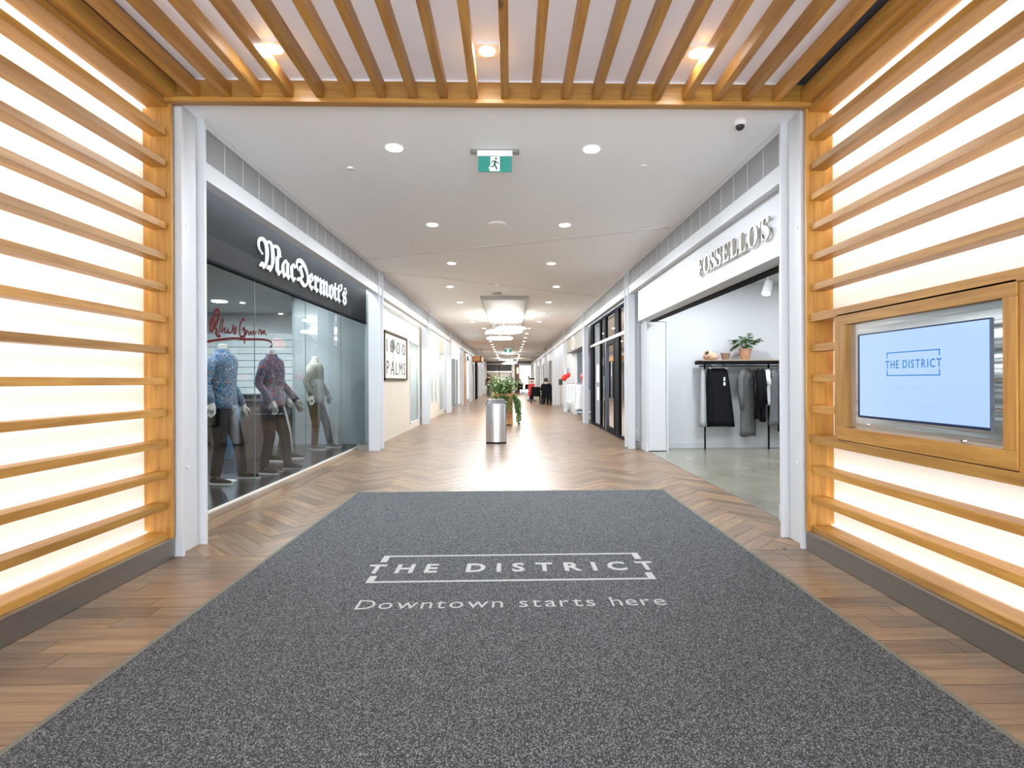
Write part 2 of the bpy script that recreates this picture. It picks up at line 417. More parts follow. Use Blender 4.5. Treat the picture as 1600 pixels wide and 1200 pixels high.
# ---- floor: sub-floor slab, boards straight across in the entrance, herringbone beyond
floor = struct(MB().box(-2.9, -2, -.06, 2.42, YEND+8, -.012).build('floor', mat('subfloor', (.05, .035, .025), .8)))
def clip(poly, x0, x1, y0, y1):
    for ax, lim, sg in ((0, x0, 1), (0, x1, -1), (1, y0, 1), (1, y1, -1)):
        out = []
        for i in range(len(poly)):
            a, b = poly[i], poly[(i+1) % len(poly)]
            da, db = sg*(a[ax]-lim), sg*(b[ax]-lim)
            if da >= 0: out.append(a)
            if (da >= 0) != (db >= 0):
                t = da/(da-db); out.append((a[0]+(b[0]-a[0])*t, a[1]+(b[1]-a[1])*t))
        poly = out
        if len(poly) < 3: return []
    return poly
boards = []      # (polygon, direction, tone)
def add_board(poly, d, lim):
    p = clip(poly, *lim)
    if len(p) < 3: return
    A = abs(sum(p[i][0]*p[(i+1) % len(p)][1]-p[(i+1) % len(p)][0]*p[i][1] for i in range(len(p))))/2
    if A < .003: return
    cx = sum(q[0] for q in p)/len(p); cy = sum(q[1] for q in p)/len(p)
    boards.append((p, d, R.random(), cx, cy, A))
W = .125; g = .0014
y = -1.0
while y < 3.86:
    x = -2.46-R.random()*.9
    while x < 2.3:
        ln = R.uniform(.55, 1.25)
        add_board([(x+g, y+g), (x+ln-g, y+g), (x+ln-g, y+W-g), (x+g, y+W-g)], (1, 0), (-2.42, 2.20, -1, 3.855)); x += ln
    y += W
c45 = math.cos(PI/4); n = 5
lim = (-2.53, 2.42, 3.857, YEND+6)
def rot(x, y): return (x*c45-y*c45-.1, x*c45+y*c45)
for r in range(-20, 420):
    for cidx in range(-60, 420):
        ph = (cidx-r) % (2*n)
        if ph == 0:
            x0, y0, x1, y1 = cidx*W, r*W, (cidx+n)*W, (r+1)*W; d = (c45, c45)
        elif ph == 2*n-1:    # top cell start of an upright board: rows r..r+n-1 of this column
            x0, y0, x1, y1 = cidx*W, r*W, (cidx+1)*W, (r+n)*W; d = (-c45, c45)
        else: continue
        q = [rot(x0+g, y0+g), rot(x1-g, y0+g), rot(x1-g, y1-g), rot(x0+g, y1-g)]
        if max(a[0] for a in q) < -2.7 or min(a[0] for a in q) > 2.6 or max(a[1] for a in q) < 3.8 or min(a[1] for a in q) > YEND+6: continue
        add_board(q, d, (-2.53, 2.42, 3.857, 11)); add_board(q, d, (-2.66, 2.56, 11, YEND+6))
for xa, xb in ((-2.88, -2.72), (-2.715, -2.535)):      # border boards along the shop window
    y = 3.857
    while y < 11:
        ln = R.uniform(1.0, 1.8); add_board([(xa+g, y+g), (xb-g, y+g), (xb-g, y+ln-g), (xa+g, y+ln-g)], (0, 1), (-2.9, 2.4, 3.857, 11)); y += ln
def seen(cx, cy):
    if cy < 1.75: return 0
    if abs(cx) < 1.66 and cy < 5.95: return 0
    return 1/(cy*cy*cy+.1)
boards.sort(key=lambda b: -seen(b[3], b[4])*b[5])
rest = MB()
for i, (p, d, t, cx, cy, A) in enumerate(boards):
    b = MB() if i < 295 else rest
    n0 = len(b.v); k = len(p); hz = R.uniform(-.0006, .0006)
    b.v += [Vector((q[0], q[1], hz)) for q in p]+[Vector((q[0], q[1], -.012)) for q in p]
    off = R.uniform(0, 40)
    uv = [(q[0]*d[0]+q[1]*d[1]+off, -q[0]*d[1]+q[1]*d[0]+off*.7) for q in p]
    b.face([n0+j for j in range(k)], t+.001, uv)
    if i < 295:
        for j in range(k): b.face([n0+j, n0+(j+1) % k, n0+k+(j+1) % k, n0+k+j], t+.001, [(0, 0)]*4)
        b.build('plank', PLANK, floor, org=(cx, cy, 0))
rest.build('plank_field', PLANK, floor, org=(0, 0, 0), kind='stuff')
struct(bx('threshold_trim', mat('threshold', (.16, .12, .09), .5), (-2.42, 3.852, -.01, 2.2, 3.862, .001)))
struct(bx('floor', CONC, (2.42, 4.2, -.06, 8.5, 9.8, 0)))
struct(bx('floor', DARKFL, (-8, 4.2, -.06, -2.88, 13.7, 0)))
struct(bx('trim_1', mat('pale_edge_strip', (.7, .68, .62), .4), (-2.895, 4.2, 0, -2.872, 10.75, .02)))
struct(bx('trim_2', mat('dark_joint', (.10, .10, .09), .6), (2.412, 4.2, -.01, 2.424, 9.25, .002)))
struct(bx('floor', mat('side_floor', (.3, .27, .22), .3), (2.42, 9.8, -.06, 6, YEND+8, -.0125)))
struct(bx('floor', mat('side_floor_left', (.3, .27, .22), .3), (-6, 13.7, -.06, -2.53, YEND+8, -.014)))

# ---- ceilings
cl = struct(MB().box(-2.65, 3.842, ZC, 2.45, YEND, ZC+.3).build('ceiling', CEIL))
for p, q in (((-2.36, 8.88), (2.14, 7.02)), ((-2.36, 9.87), (2.14, 12.8)), ((-2.36, 18.2), (2.14, 16.5))):
    a = math.atan2(q[1]-p[1], q[0]-p[0]); L_ = math.hypot(q[0]-p[0], q[1]-p[1]); M = Matrix.Translation((p[0], p[1], ZC)) @ Matrix.Rotation(a, 4, 'Z')
    MB().box(0, -.022, -.006, L_, .022, .002, M).build('joint_strip', mat('ceiling_joint', (.72, .71, .70), .7), cl)
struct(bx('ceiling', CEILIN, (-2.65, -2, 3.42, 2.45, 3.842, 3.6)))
struct(bx('ceiling', GREYW, (-8, 4.2, 2.98, -2.9, 13.7, 3.1)))
struct(bx('ceiling', WHITE, (2.3, 4.2, 3.05, 8.5, 9.8, 3.2)))
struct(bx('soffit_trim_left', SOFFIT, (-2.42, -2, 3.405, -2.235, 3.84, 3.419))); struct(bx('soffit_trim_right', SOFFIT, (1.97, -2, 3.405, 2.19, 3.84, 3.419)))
# dropped panel over the middle of the mall
rf = struct(MB().loft([[(-.72, 12.72, ZC), (.46, 12.72, ZC), (.46, 20.2, ZC), (-.72, 20.2, ZC)], [(-.69, 12.76, ZC-.085), (.43, 12.76, ZC-.085), (.43, 20.16, ZC-.085), (-.69, 20.16, ZC-.085)]]).build('ceiling_raft_trim', mat('raft_edge', (.42, .41, .40), .6)))
bx('panel', WHITE, (-.66, 12.80, ZC-.092, .40, 20.1, ZC-.084), rf)
for k in range(5): bx('slot', mat('slot_grey', (.5, .5, .49), .6), (-.27, 14.2+k*.9, ZC-.095, -.05, 14.3+k*.9, ZC-.091), rf)
MB().box(-2.35, 38, ZC-.12, 2.15, 38.3, ZC).box(-2.35, 46, ZC-.12, 2.15, 46.3, ZC).build('bulkhead', WHITE, cl)

# ---- columns: white H-section steel, steel kick plate beside each foot
for side, X, s in (('left', XL, -1), ('right', XR, 1)):
    for i, yc in enumerate(COLY):
        m = MB()
        fw = .20 if s < 0 or i == 0 else .13
        for a, b in ((yc-.16, yc-.135), (yc+.125, yc+.15)): m.box(X, a, 0, X+s*fw, b, ZC)
        m.box(X+s*.055, yc-.135, 0, X+s*fw, yc+.125, ZC)
        c = struct(m.build('column', WHITE, org=(X, yc, 0)))
        for z in (.95, 2.45): MB().lathe([(.012, 0), (.012, .004)], seg=10).build('bolt_cap', TRIMW, c, org=(0, 0, 0)) if False else None
        for z in (.62, 2.42):
            b = MB(); b.tube([(X+s*.054, yc-.01, z), (X+s*.049, yc-.01, z)], .011, 10); b.build('bolt', TRIMW, c, org=(X+s*.05, yc-.01, z))
        if i: bx('base_plate', STEEL, (X+s*.09, yc-.15, 0, X+s*.42, yc+.14, .115), c)

# ---- walls above the shops with their grilles
for side, X, s in (('wall_left', XL, -1), ('wall_right', XR, 1)):
    f = X+s*.018
    m = MB()
    ys = COLY+[YEND]
    m.box(f, 4.18, 2.83, X+s*.125, YEND, 2.97)
    m.box(f, 4.18, 3.231, X+s*.125, YEND, ZC)
    m.box(X+s*.05, 4.18, 2.97, X+s*.125, YEND, 3.231)
    wll = struct(m.build(side, WHITE))
    far = MB()
    for i in range(len(ys)-1):
        a, b = ys[i]+.16, ys[i+1]-.17; nn = 18; st = (b-a)/nn
        for k in range(nn):
            q = (f+s*.006, a+k*st+.004, 2.972, f+s*.02, a+(k+1)*st-.004, 3.229)
            if i < 4: bx('vent_panel', GRILLE, q, wll)
            else: far.box(*q)
        sm_ = MB()
        for k in range(1, nn): sm_.box(f+s*.003, a+k*st-.004, 2.972, f+s*.02, a+k*st+.004, 3.229)
        sm_.build('vent_seam', SEAM, wll, kind='stuff')
    far.build('vent_panel_far', GRILLE, wll, kind='stuff')
# outer walls, roofs and partitions that close the rooms
struct(MB().box(-8.1, 4.1, 0, -2.46, 4.2, 3.1).box(-2.62, -2, 0, -2.60, 4.2, 3.6).build('wall_left_near', WHITE))
struct(MB().box(2.37, 4.1, 0, 8.6, 4.2, 3.2).box(2.38, -2, 0, 2.42, 4.2, 3.6).build('wall_right_near', WHITE))

# ================================================================ entrance: slat walls of honey oak with a backlit panel
PITCH = .2195; Z0 = 3.013
def slat_wall(X, s, label, name='slat_wall'):
    t = thing(name, label, 'wall panel', (X+s*.08, 1.9, 0))
    ya, yb = -1.95, 3.815
    for k in range(13):
        z = Z0-PITCH*k
        if s > 0 and k in (7, 8, 9):     # short slats beside the screen frame
            bx('slat', OAK, (X+s*.0, 3.53, z-.025, X+s*.105, yb, z+.025), t, bevel=.002)
        elif s > 0 and k in (6, 10):
            bx('long_board', OAK, (X-s*.012, ya, z-.029, X+s*.135, yb, z+.029), t, bevel=.002)
        else:
            bx('slat', OAK, (X, ya, z-.024, X+s*.108, yb, z+.024), t, bevel=.002)
        l = MB().box(X+s*.109, ya, z-.012, X+s*.113, yb if not (s > 0 and k in (7, 8, 9)) else yb, z+.010) if not (s > 0 and k in (7, 8, 9)) else MB().box(X+s*.109, 3.53, z-.012, X+s*.113, yb, z+.010)
        l.build('led_strip', LED, t, org=(X+s*.127, 1.9, z))
    bx('led_strip', LED, (X+s*.145, ya, .191, X+s*.160, yb, .194), t)
    bx('led_strip', LED, (X+s*.145, ya, 3.191, X+s*.160, yb, 3.194), t)
    bx('bottom_board', OAK, (X, ya, .145, X+s*.165, yb, .19), t, bevel=.002)
    bx('top_board', OAK, (X-s*.01, ya, 3.195, X+s*.165, yb, 3.24), t, bevel=.002)
    bx('end_board', OAKZ, (X-s*.028, yb, .145, X+s*.172, yb+.028, 3.235), t, bevel=.002)
    bx('light_panel', BACKLIT, (X+s*.166, ya, .15, X+s*.172, yb, 3.24), t)
    MB().box(X-s*.02, ya, .003, X+s*.16, yb+.03, .138).build('base_plinth', STEEL, t, org=(X, 1.9, .07))
    bx('plinth_cap', mat('steel_lip', (.55, .55, .54), .3, metal=1), (X-s*.026, ya, .138, X+s*.16, yb+.03, .1445), t)
    return t
slat_wall(-2.42, -1, 'left entrance wall of honey oak slats over a glowing white panel, no screen')
rw = slat_wall(2.19, 1, 'right entrance wall of honey oak slats around the built-in screen')
bx('upright_board', OAKZ, (2.185, 3.495, .846, 2.33, 3.53, 1.665), rw, bevel=.002)
bx('upright_board', OAKZ, (2.185, 2.16, .846, 2.33, 2.230, 1.665), rw, bevel=.002)
bx('side_board', OAKZ, (2.20, -1.95, .846, 2.25, 2.158, 1.665), rw, bevel=.002)

# directory screen in its oak box frame
t = thing('directory_screen', 'oak-framed touch screen with steel surround reading THE DISTRICT', 'screen', (2.2, 2.87, .84))
XS = 2.21
for nm, b_ in (('frame_board', (2.178, 2.232, 1.607, 2.30, 3.492, 1.68)), ('frame_board', (2.178, 2.232, .852, 2.30, 3.492, .935))):
    bx(nm, OAK, b_, t, bevel=.002)
bx('frame_board', OAKZ, (2.178, 3.405, .935, 2.30, 3.492, 1.607), t, bevel=.002)
bx('frame_board', OAKZ, (2.178, 2.232, .935, 2.30, 2.298, 1.607), t, bevel=.002)
MB().box(2.215, 2.298, .935, 2.225, 3.405, 1.607).build('steel_surround', STEELW, t, org=(2.22, 2.87, 1.27))
bx('bezel', DARKBL, (2.205, 2.388, 1.010, 2.2149, 3.316, 1.532), t)
bx('display', SCREEN, (2.2035, 2.390, 1.024, 2.2049, 3.296, 1.524), t)
for y_, z_ in ((3.24, .97), (2.545, .945)):
    b = MB(); b.tube([(2.2149, y_, z_), (2.206, y_, z_)], .008, 10); b.build('screw', mat('screw_steel', (.6, .6, .6), .2, metal=1), t, org=(2.21, y_, z_), smooth=False)
xd = 2.2030
# logo: broken frame with lettering across it, read towards -Y
ly0, ly1 = 3.055, 2.670; lz0, lz1 = 1.268, 1.405
lg = MB(); th = .006; e = .0005
lg.box(xd-e, ly0, lz1-th, xd, ly1, lz1).box(xd-e, ly0, lz0, xd, ly1, lz0+th)
for yy, sg in ((ly0, -1), (ly1, 1)):
    lg.box(xd-e, yy, lz1-.034, xd, yy+sg*.007, lz1).box(xd-e, yy, lz0, xd, yy+sg*.007, lz0+.034)
lg.build('logo_frame', SCRB, t, org=(xd, 2.86, 1.34))
text('THE DISTRICT', Vector((xd, 3.065, 1.312)), .405, .045, WALLR, SCRB, t, depth=.0006, bold=.012, track=.20, joined='logo_lettering')
text('ON BERNARD', Vector((xd, 2.963, 1.196)), .200, .0165, WALLR, SCRG, t, depth=.0006, track=.28, joined='small_lettering')
text('TOUCH SCREEN TO USE DIRECTORY', Vector((xd, 3.135, 1.092)), .535, .0185, WALLR, SCRG, t, depth=.0006, track=.06, joined='small_lettering')

# slatted oak canopy under the stretched ceiling
t = thing('slatted_canopy', 'honey oak slats with cross beam hung below the entrance ceiling', 'ceiling slats', (0, 3.8, 3.22))
bx('beam', OAKX, (-2.42, 3.80, 3.222, 2.19, 3.842, 3.385), t, bevel=.002)
bx('beam_lip', OAKX, (-2.42, 3.775, 3.222, 2.19, 3.80, 3.252), t, bevel=.002)
for k in range(-10, 10):
    x = -.028+k*.2172
    bx('slat', OAK, (x-.027, .1, 3.256, x+.027, 3.797, 3.352), t, bevel=.003)
bx('edge_board', OAK, (-2.415, .1, 3.245, -2.34, 3.797, 3.352), t, bevel=.002)
bx('edge_board', OAK, (2.11, .1, 3.245, 2.185, 3.797, 3.352), t, bevel=.002)
for i, (x, lab) in enumerate(((-1.51, 'leftmost square downlight above the oak slats'), (-.14, 'middle square downlight above the oak slats'), (1.235, 'rightmost square downlight above the oak slats'))):
    for j, yy in enumerate((3.46, 1.9)):
        lab2 = lab if j == 0 else lab.replace('downlight', 'downlight of the nearer row')
        q = thing('square_downlight', lab2, 'ceiling light', (x, yy, 3.42), group='square lights over the entrance')
        bx('housing', TRIMW, (x-.07, yy-.07, 3.395, x+.07, yy+.07, 3.419), q, bevel=.003)
        MB().lathe([(.05, 3.390), (.05, 3.3945)], x, yy).build('lens', LENSQ, q, org=(x, yy, 3.39))
        light('lamp', 'AREA', (x, yy, 3.388), 2.0, .09, parent=q)

# ================================================================ entrance mat
t = thing('entrance_mat', 'large charcoal entrance mat with white lettering Downtown starts here', 'doormat', (0, 3.4, 0))
bx('pile', MATP, (-1.70, .7, .001, 1.715, 5.975, .012), t, bevel=.004, org=(0, 3.4, 0))
e = MB(); e.box(-1.725, .68, .001, -1.70, 6.0, .010).box(1.715, .68, .001, 1.74, 6.0, .010).box(-1.725, 5.975, .001, 1.74, 6.0, .010).box(-1.725, .68, .001, 1.74, .70, .010)
e.build('rubber_edge', MATEDGE, t, org=(0, 3.4, 0))
zm = .0122; lg = MB(); x0, x1, y0, y1 = -.895, .905, 3.285, 3.79; th = .024
lg.box(x0, y1-th, zm, x1, y1, zm+.001).box(x0, y0, zm, x1, y0+th, zm+.001)
for xx, sg in ((x0, 1), (x1, -1)): lg.box(xx, y1-.13, zm, xx+sg*.045, y1-th, zm+.001).box(xx, y0+th, zm, xx+sg*.045, y0+.115, zm+.001)
lg.build('printed_frame', MATPRINT, t, org=(0, 3.5, 0))
text('THE DISTRICT', Vector((-.945, 3.452, zm+.0005)), 1.90, .155, FLAT, MATPRINT, t, depth=.001, bold=.028, track=.40, space=.62, joined='printed_lettering')
text('Downtown starts here', Vector((-.853, 2.905, zm+.0005)), 1.715, .118, FLAT, MATPRINT, t, depth=.001, bold=-.004, track=.13, space=.42, joined='printed_lettering', ref='D')

# ================================================================ ceiling fixtures
def ordn(k): return ['first', 'second', 'third', 'fourth', 'fifth', 'sixth', 'seventh', 'eighth', 'ninth', 'tenth', 'eleventh', 'twelfth', 'thirteenth', 'fourteenth', 'fifteenth', 'sixteenth', 'seventeenth', 'eighteenth', 'nineteenth', 'twentieth', 'twenty-first', 'twenty-second'][k]
proto = None
for k, yy in enumerate(DL):
    for s, nm in ((-1, 'left'), (1, 'right')):
        x = -.137+s*((1.145 if k in MIDWIDE else .862))
        lab = 'round recessed ceiling light, %s from the oak beam in the %s row' % (ordn(k), nm)
        if proto is None:
            q = thing('recessed_downlight', lab, 'ceiling light', (x, yy, ZC), group='round lights along the mall ceiling')
            MB().lathe([(.085, ZC-.006), (.085, ZC), ], x, yy, 24).build('trim_ring', TRIMW, q, org=(x, yy, ZC))
            MB().lathe([(.068, ZC-.010), (.068, ZC-.0065)], x, yy, 24).build('lens', LENS, q, org=(x, yy, ZC))
            light('lamp', 'AREA', (x, yy, ZC-.012), 33, .12, parent=q)
            farlamp = [c for c in q.children if c.type == 'LIGHT'][0].data.copy(); farlamp.energy = 23; farlamp.color = (1, .95, .87)
            proto = q
        else:
            q = dup(proto, (x, yy, ZC), label=lab)
            if k > 6:
                for c_ in q.children:
                    if c_.type == 'LIGHT': c_.data = farlamp
def disc(name, label, cat, x, yy, r, h, m=TRIMW, z=ZC):
    o = MB().lathe([(r*.45, z-h), (r*.9, z-h*.8), (r, z-h*.3), (r, z)], x, yy, 24).build(name, m, org=(x, yy, z), smooth=False); return tag(o, label, cat)
disc('smoke_detector', 'white disc detector, nearest left of the exit sign', 'detector', -1.51, 5.095, .035, .02)
disc('sprinkler_cover', 'white sprinkler cover right of the exit sign, in front of the first joint', 'sprinkler', 1.27, 5.013, .035, .012)
disc('ceiling_speaker', 'large round white speaker between the second pair of ceiling lights', 'speaker', -.157, 6.87, .115, .03)
disc('sprinkler_cover', 'white sprinkler cover beyond the second left ceiling light', 'sprinkler', -1.521, 7.93, .035, .012)
disc('sprinkler_cover', 'white sprinkler cover beyond the second right ceiling light', 'sprinkler', 1.277, 7.83, .035, .012)
disc('sprinkler_cover', 'white sprinkler cover beyond the third right ceiling light', 'sprinkler', 1.246, 10.5, .035, .012)
disc('ceiling_speaker', 'dark round speaker in front of the dropped ceiling panel', 'speaker', -.30, 12.3, .11, .03, mat('speaker_grey', (.35, .34, .33), .6))
disc('sprinkler_cover', 'white sprinkler head on the second ceiling joint', 'sprinkler', -.27, 11.2, .04, .05)
# dome camera
t = thing('security_camera', 'white dome camera with dark lens by the right column', 'camera', (1.813, 4.128, ZC))
MB().lathe([(.030, ZC-.045), (.045, ZC-.03), (.048, ZC)], 1.813, 4.128, 20).build('mount', TRIMW, t, org=(1.813, 4.128, ZC), smooth=True)
MB().lathe([(.002, ZC-.078), (.018, ZC-.074), (.031, ZC-.060), (.036, ZC-.042)], 1.813, 4.128, 20).build('dome', mat('dark_dome', (.02, .02, .025), .08), t, org=(1.813, 4.128, ZC), smooth=True)
# exit sign
def exit_sign(x, yy, label, s=1.0):
    t = thing('exit_sign', label, 'exit sign', (x, yy, ZC), group=None)
    k = .0057*s   # metres per pixel there
    bx('mounting_plate', mat('grey_plate', (.30, .30, .30), .4, metal=.5), (x-.215*s, yy-.03, ZC-.025*s, x+.215*s, yy+.03, ZC), t)
    bx('housing', TRIMW, (x-.155*s, yy-.035, ZC-.06*s, x+.155*s, yy+.01, ZC-.01*s), t, bevel=.003)
    bx('panel', EXITG, (x-.148*s, yy-.02, ZC-.192*s, x+.148*s, yy-.005, ZC-.06*s), t)
    f = yy-.0215; z0 = ZC-.187*s
    MB().prism([(x-.048*s, z0), (x-.045*s, z0+.012*s), (x-.055*s, z0+.030*s), (x-.038*s, z0+.045*s), (x-.038*s, z0+.123*s), (x+.042*s, z0+.123*s), (x+.042*s, z0)], f, f+.001).build('white_field', EXITW, t, org=(x, f, z0))
    r = MB(); P = lambda a, b: (x+a*s, f-.0012, z0+b*s)
    for pts, rad in (([P(.005, .088), P(-.004, .058)], .0115), ([P(-.002, .060), P(.007, .040), P(.018, .012)], .0075), ([P(-.006, .058), P(-.014, .038), P(-.036, .036)], .0065), ([P(.002, .088), P(-.020, .088), P(-.029, .068)], .0055), ([P(.006, .088), P(.018, .073), P(.036, .066)], .0055)):
        r.tube(pts, rad*s, 6)
    r.lathe([(.001, 0), (.0105*s, .003), (.0105*s, .006), (.001, .009)], 0, 0, 10)
    for v in r.v[-40:]: v.xyz = (x+.010*s+v.x, f-.0012+(v.z-.0045)*.3, z0+.108*s+v.y)
    r.build('running_figure', EXITD, t, org=(x, f, z0))
    return t
exit_sign(-.125, 4.70, 'green running-man exit sign hanging near the front of the mall')
exit_sign(-.12, 32.5, 'small far exit sign beyond the ring lights', 1.5)
# ring chandelier
def rings(name, label, specs, cy):
    t = thing(name, label, 'chandelier', (-.1, cy, ZC))
    bx('canopy', TRIMW, (-.3, cy-.15, ZC-.13, .1, cy+.15, ZC-.093), t)
    for (x, yy, z, r) in specs:
        a = MB(); a.tube([(x+math.cos(2*PI*i/40)*r, yy+math.sin(2*PI*i/40)*r, z) for i in range(40)], .028, 8, closed=True)
        a.build('ring', RING, t, org=(x, yy, z), smooth=True)
        for an in (.5, 2.6, 4.7): b = MB(); b.tube([(x+math.cos(an)*r, yy+math.sin(an)*r, z), (x+math.cos(an)*r*.3, yy+math.sin(an)*r*.3, ZC-.095)], .003, 5); b.build('wire', SEAM, t, org=(x, yy, z))
        light('lamp', 'AREA', (x, yy, z-.03), 18, r*1.8, parent=t)
        light('lamp', 'POINT', (x, yy, z+.03), 4, .3, parent=t)
    return t
rings('ring_chandelier', 'cluster of four glowing rings hung under the dropped ceiling panel', [(-.11, 15.9, 3.06, .40), (.02, 17.0, 2.93, .46), (-.18, 15.9, 2.72, .52), (-.33, 17.4, 2.64, .40)], 16.6)
rings('ring_chandelier', 'far cluster of glowing rings at the end of the mall', [(-.2, 38, 2.75, .40), (.1, 39, 2.62, .42), (-.1, 38.4, 2.5, .46)], 38.5)

# entrance doors behind the viewer: a glazed screen in dark frames below a white header
m = MB().box(-2.6, -2.1, 2.75, 2.4, -2.0, 3.42).box(-2.6, -2.1, 0, -2.05, -2.0, 2.75).box(1.85, -2.1, 0, 2.4, -2.0, 2.75)
wf = struct(m.build('wall_front', WHITE))
dw = struct(bx('door_3', BLACK, (-2.05, -2.08, 0, 1.85, -2.02, .08)))
for x in (-2.05, -1.10, -.14, .82, 1.79): bx('door_stile', BLACK, (x, -2.08, .0, x+.07, -2.02, 2.75), dw)
bx('door_rail', BLACK, (-2.05, -2.08, 2.15, 1.85, -2.02, 2.25), dw); bx('door_rail', BLACK, (-2.05, -2.08, 2.68, 1.85, -2.02, 2.75), dw)

# ================================================================ left, first shop: MacDermott's
t = thing('shop_sign', "charcoal fascia board with white blackletter MacDermott's sign", 'shop sign', (-2.9, 4.2, 2.43))
bx('board', CHAR, (-2.94, 4.2, 2.43, -2.88, 10.75, 3.15), t)
bx('lower_edge', BLACK, (-2.945, 4.2, 2.405, -2.872, 10.75, 2.432), t)
text("\U0001D578\U0001D586\U0001D588\U0001D56F\U0001D58A\U0001D597\U0001D592\U0001D594\U0001D599\U0001D599\u2019\U0001D598", Vector((-2.872, 6.12, 2.575)), 3.27, .36, WALLL, LETW, t, depth=.016, track=.03, bold=0, ref="\U0001D578")
shopw = struct(MB().box(-2.93, 4.2, 0, -2.895, 10.75, .012).build('window_1', BLACK))
ys = [4.2, 6.115, 7.622, 9.20, 10.72]
for a, b in zip(ys, ys[1:]): MB().tri((-2.905, a+.006, .012), (-2.905, b-.006, .012), (-2.905, b-.006, 2.405), (-2.905, a+.006, 2.405)).build('pane', GLASS, shopw, org=(-2.905, (a+b)/2, 1.2))
for a in ys[1:-1]: bx('seam', mat('glass_edge', (.12, .17, .17), .2), (-2.909, a-.003, .012, -2.901, a+.003, 2.405), shopw)
struct(MB().box(-2.62, 10.72, 0, -4.3, 10.85, 3).box(-4.3, 10.85, 0, -4.4, 13.7, 3).build('wall_back_left', mat('shop_back_wall', (.30, .34, .355), .6)))
struct(MB().box(-4.3, 13.6, 0, -8, 13.75, 3).box(-8.1, 4.2, 0, -8, 13.75, 3).build('wall_far_left', GREYW))
# slatwall boards at the back
for k in range(9):
    z = .95+k*.17
    o = bx('slatwall_board', LOUVER, (-7.9, 13.565, z, -4.42, 13.598, z+.155)); struct(o)
# script lettering on the glass
t = tag(D.objects.new('window_lettering', None), 'red handwritten signature lettering with underline on the shop window', 'lettering'); C.objects.link(t); t.location = (-2.9, 5.2, 1.6); t['_o'] = [-2.9, 5.2, 1.6]
def onglass(px, py, d=-2.8985):
    r0 = (px-817)/830; r2 = (595-py)/830; s_, c_ = math.sin(YAW), math.cos(YAW)
    dx, dy = s_+r0*c_, c_-r0*s_; k = d/dx
    return Vector((d, dy*k, 1.25+r2*k))
def stroke(nm, pts, r):
    P = [onglass(320+x/7.06, 470+y/7.06) for x, y in pts]; out = []
    for i in range(len(P)-1):      # Catmull-Rom through the points
        p0, p1, p2, p3 = P[max(i-1, 0)], P[i], P[i+1], P[min(i+2, len(P)-1)]
        for k in range(5):
            u = k/5; out.append(.5*((2*p1)+(p2-p0)*u+(2*p0-5*p1+4*p2-p3)*u*u+(3*p1-p0-3*p2+p3)*u**3))
    out.append(P[-1]); m = MB(); m.tube(out, r, 6)
    for v in m.v: v.x = -2.8985+(v.x+2.8985)*.15
    m.build(nm, RED, t, org=out[0])
stroke('letter_stroke', [(65, 335), (68, 210), (110, 150), (118, 90), (150, 85), (160, 120), (150, 190), (120, 250), (95, 270), (130, 300), (128, 350), (150, 375), (175, 370)], .016)
stroke('letter_stroke', [(68, 330), (62, 290), (90, 200), (108, 200), (110, 240), (80, 330)], .014)
stroke('letter_stroke', [(150, 350), (165, 300), (185, 215), (205, 190), (200, 250), (185, 330), (210, 300), (228, 290), (222, 330), (245, 335), (262, 300), (262, 340), (290, 335), (300, 330)], .010)
stroke('letter_stroke', [(300, 330), (322, 245), (318, 330), (340, 350), (350, 280), (330, 300), (345, 345)], .010)
stroke('letter_stroke', [(445, 205), (420, 190), (392, 260), (388, 340), (400, 382), (440, 370), (460, 330), (435, 300), (420, 310), (440, 290), (440, 460)], .013)
stroke('letter_stroke', [(458, 365), (470, 320), (485, 335), (490, 365), (508, 325), (515, 365), (530, 330), (545, 325), (540, 360), (560, 345), (570, 320)], .009)
stroke('letter_stroke', [(598, 360), (600, 320), (620, 310), (622, 360), (640, 320), (648, 355), (660, 315), (668, 350), (680, 365)], .011)
stroke('underline', [(0, 440), (150, 415), (330, 400), (450, 410), (600, 412), (690, 422), (735, 445), (742, 480), (722, 500)], .013)

# ---- mannequins
def hand(m, w, down, side, sc_=1.0):
    """palm, four bent fingers of unequal length, thumb from the side of the palm; down = direction of the fingers"""
    down = Vector(down).normalized(); f = Vector((0, side, 0)); f = (f-down*f.dot(down)).normalized(); q = down.cross(f)
    w = Vector(w); s = sc_
    m.tube([w-down*.03*s, w, w+down*.03*s, w+down*.065*s, w+down*.09*s], [.024*s, .026*s, .034*s, .038*s, .030*s], 8)
    for i, (o, l) in enumerate(((-.030, .065), (-.010, .078), (.010, .074), (.029, .058))):
        b = w+down*.075*s+q*o*s
        m.tube([b, b+down*l*.5*s, b+down*l*.85*s-f*.012*s, b+down*l*s-f*.026*s], [.0105*s, .0095*s, .0085*s, .006*s], 6)
    b = w+down*.03*s-q*.03*s
    m.tube([b, b-q*.025*s+down*.03*s-f*.008*s, b-q*.030*s+down*.062*s-f*.016*s], [.013*s, .011*s, .007*s], 6)
def ellring(cx, cy, z, rx, ry, seg=18, wob=0, ph=0):
    return [(cx+math.cos(2*PI*i/seg)*rx*(1+wob*math.sin(i*2.3+ph)), cy+math.sin(2*PI*i/seg)*ry*(1+wob*math.cos(i*1.7+ph)), z) for i in range(seg)]
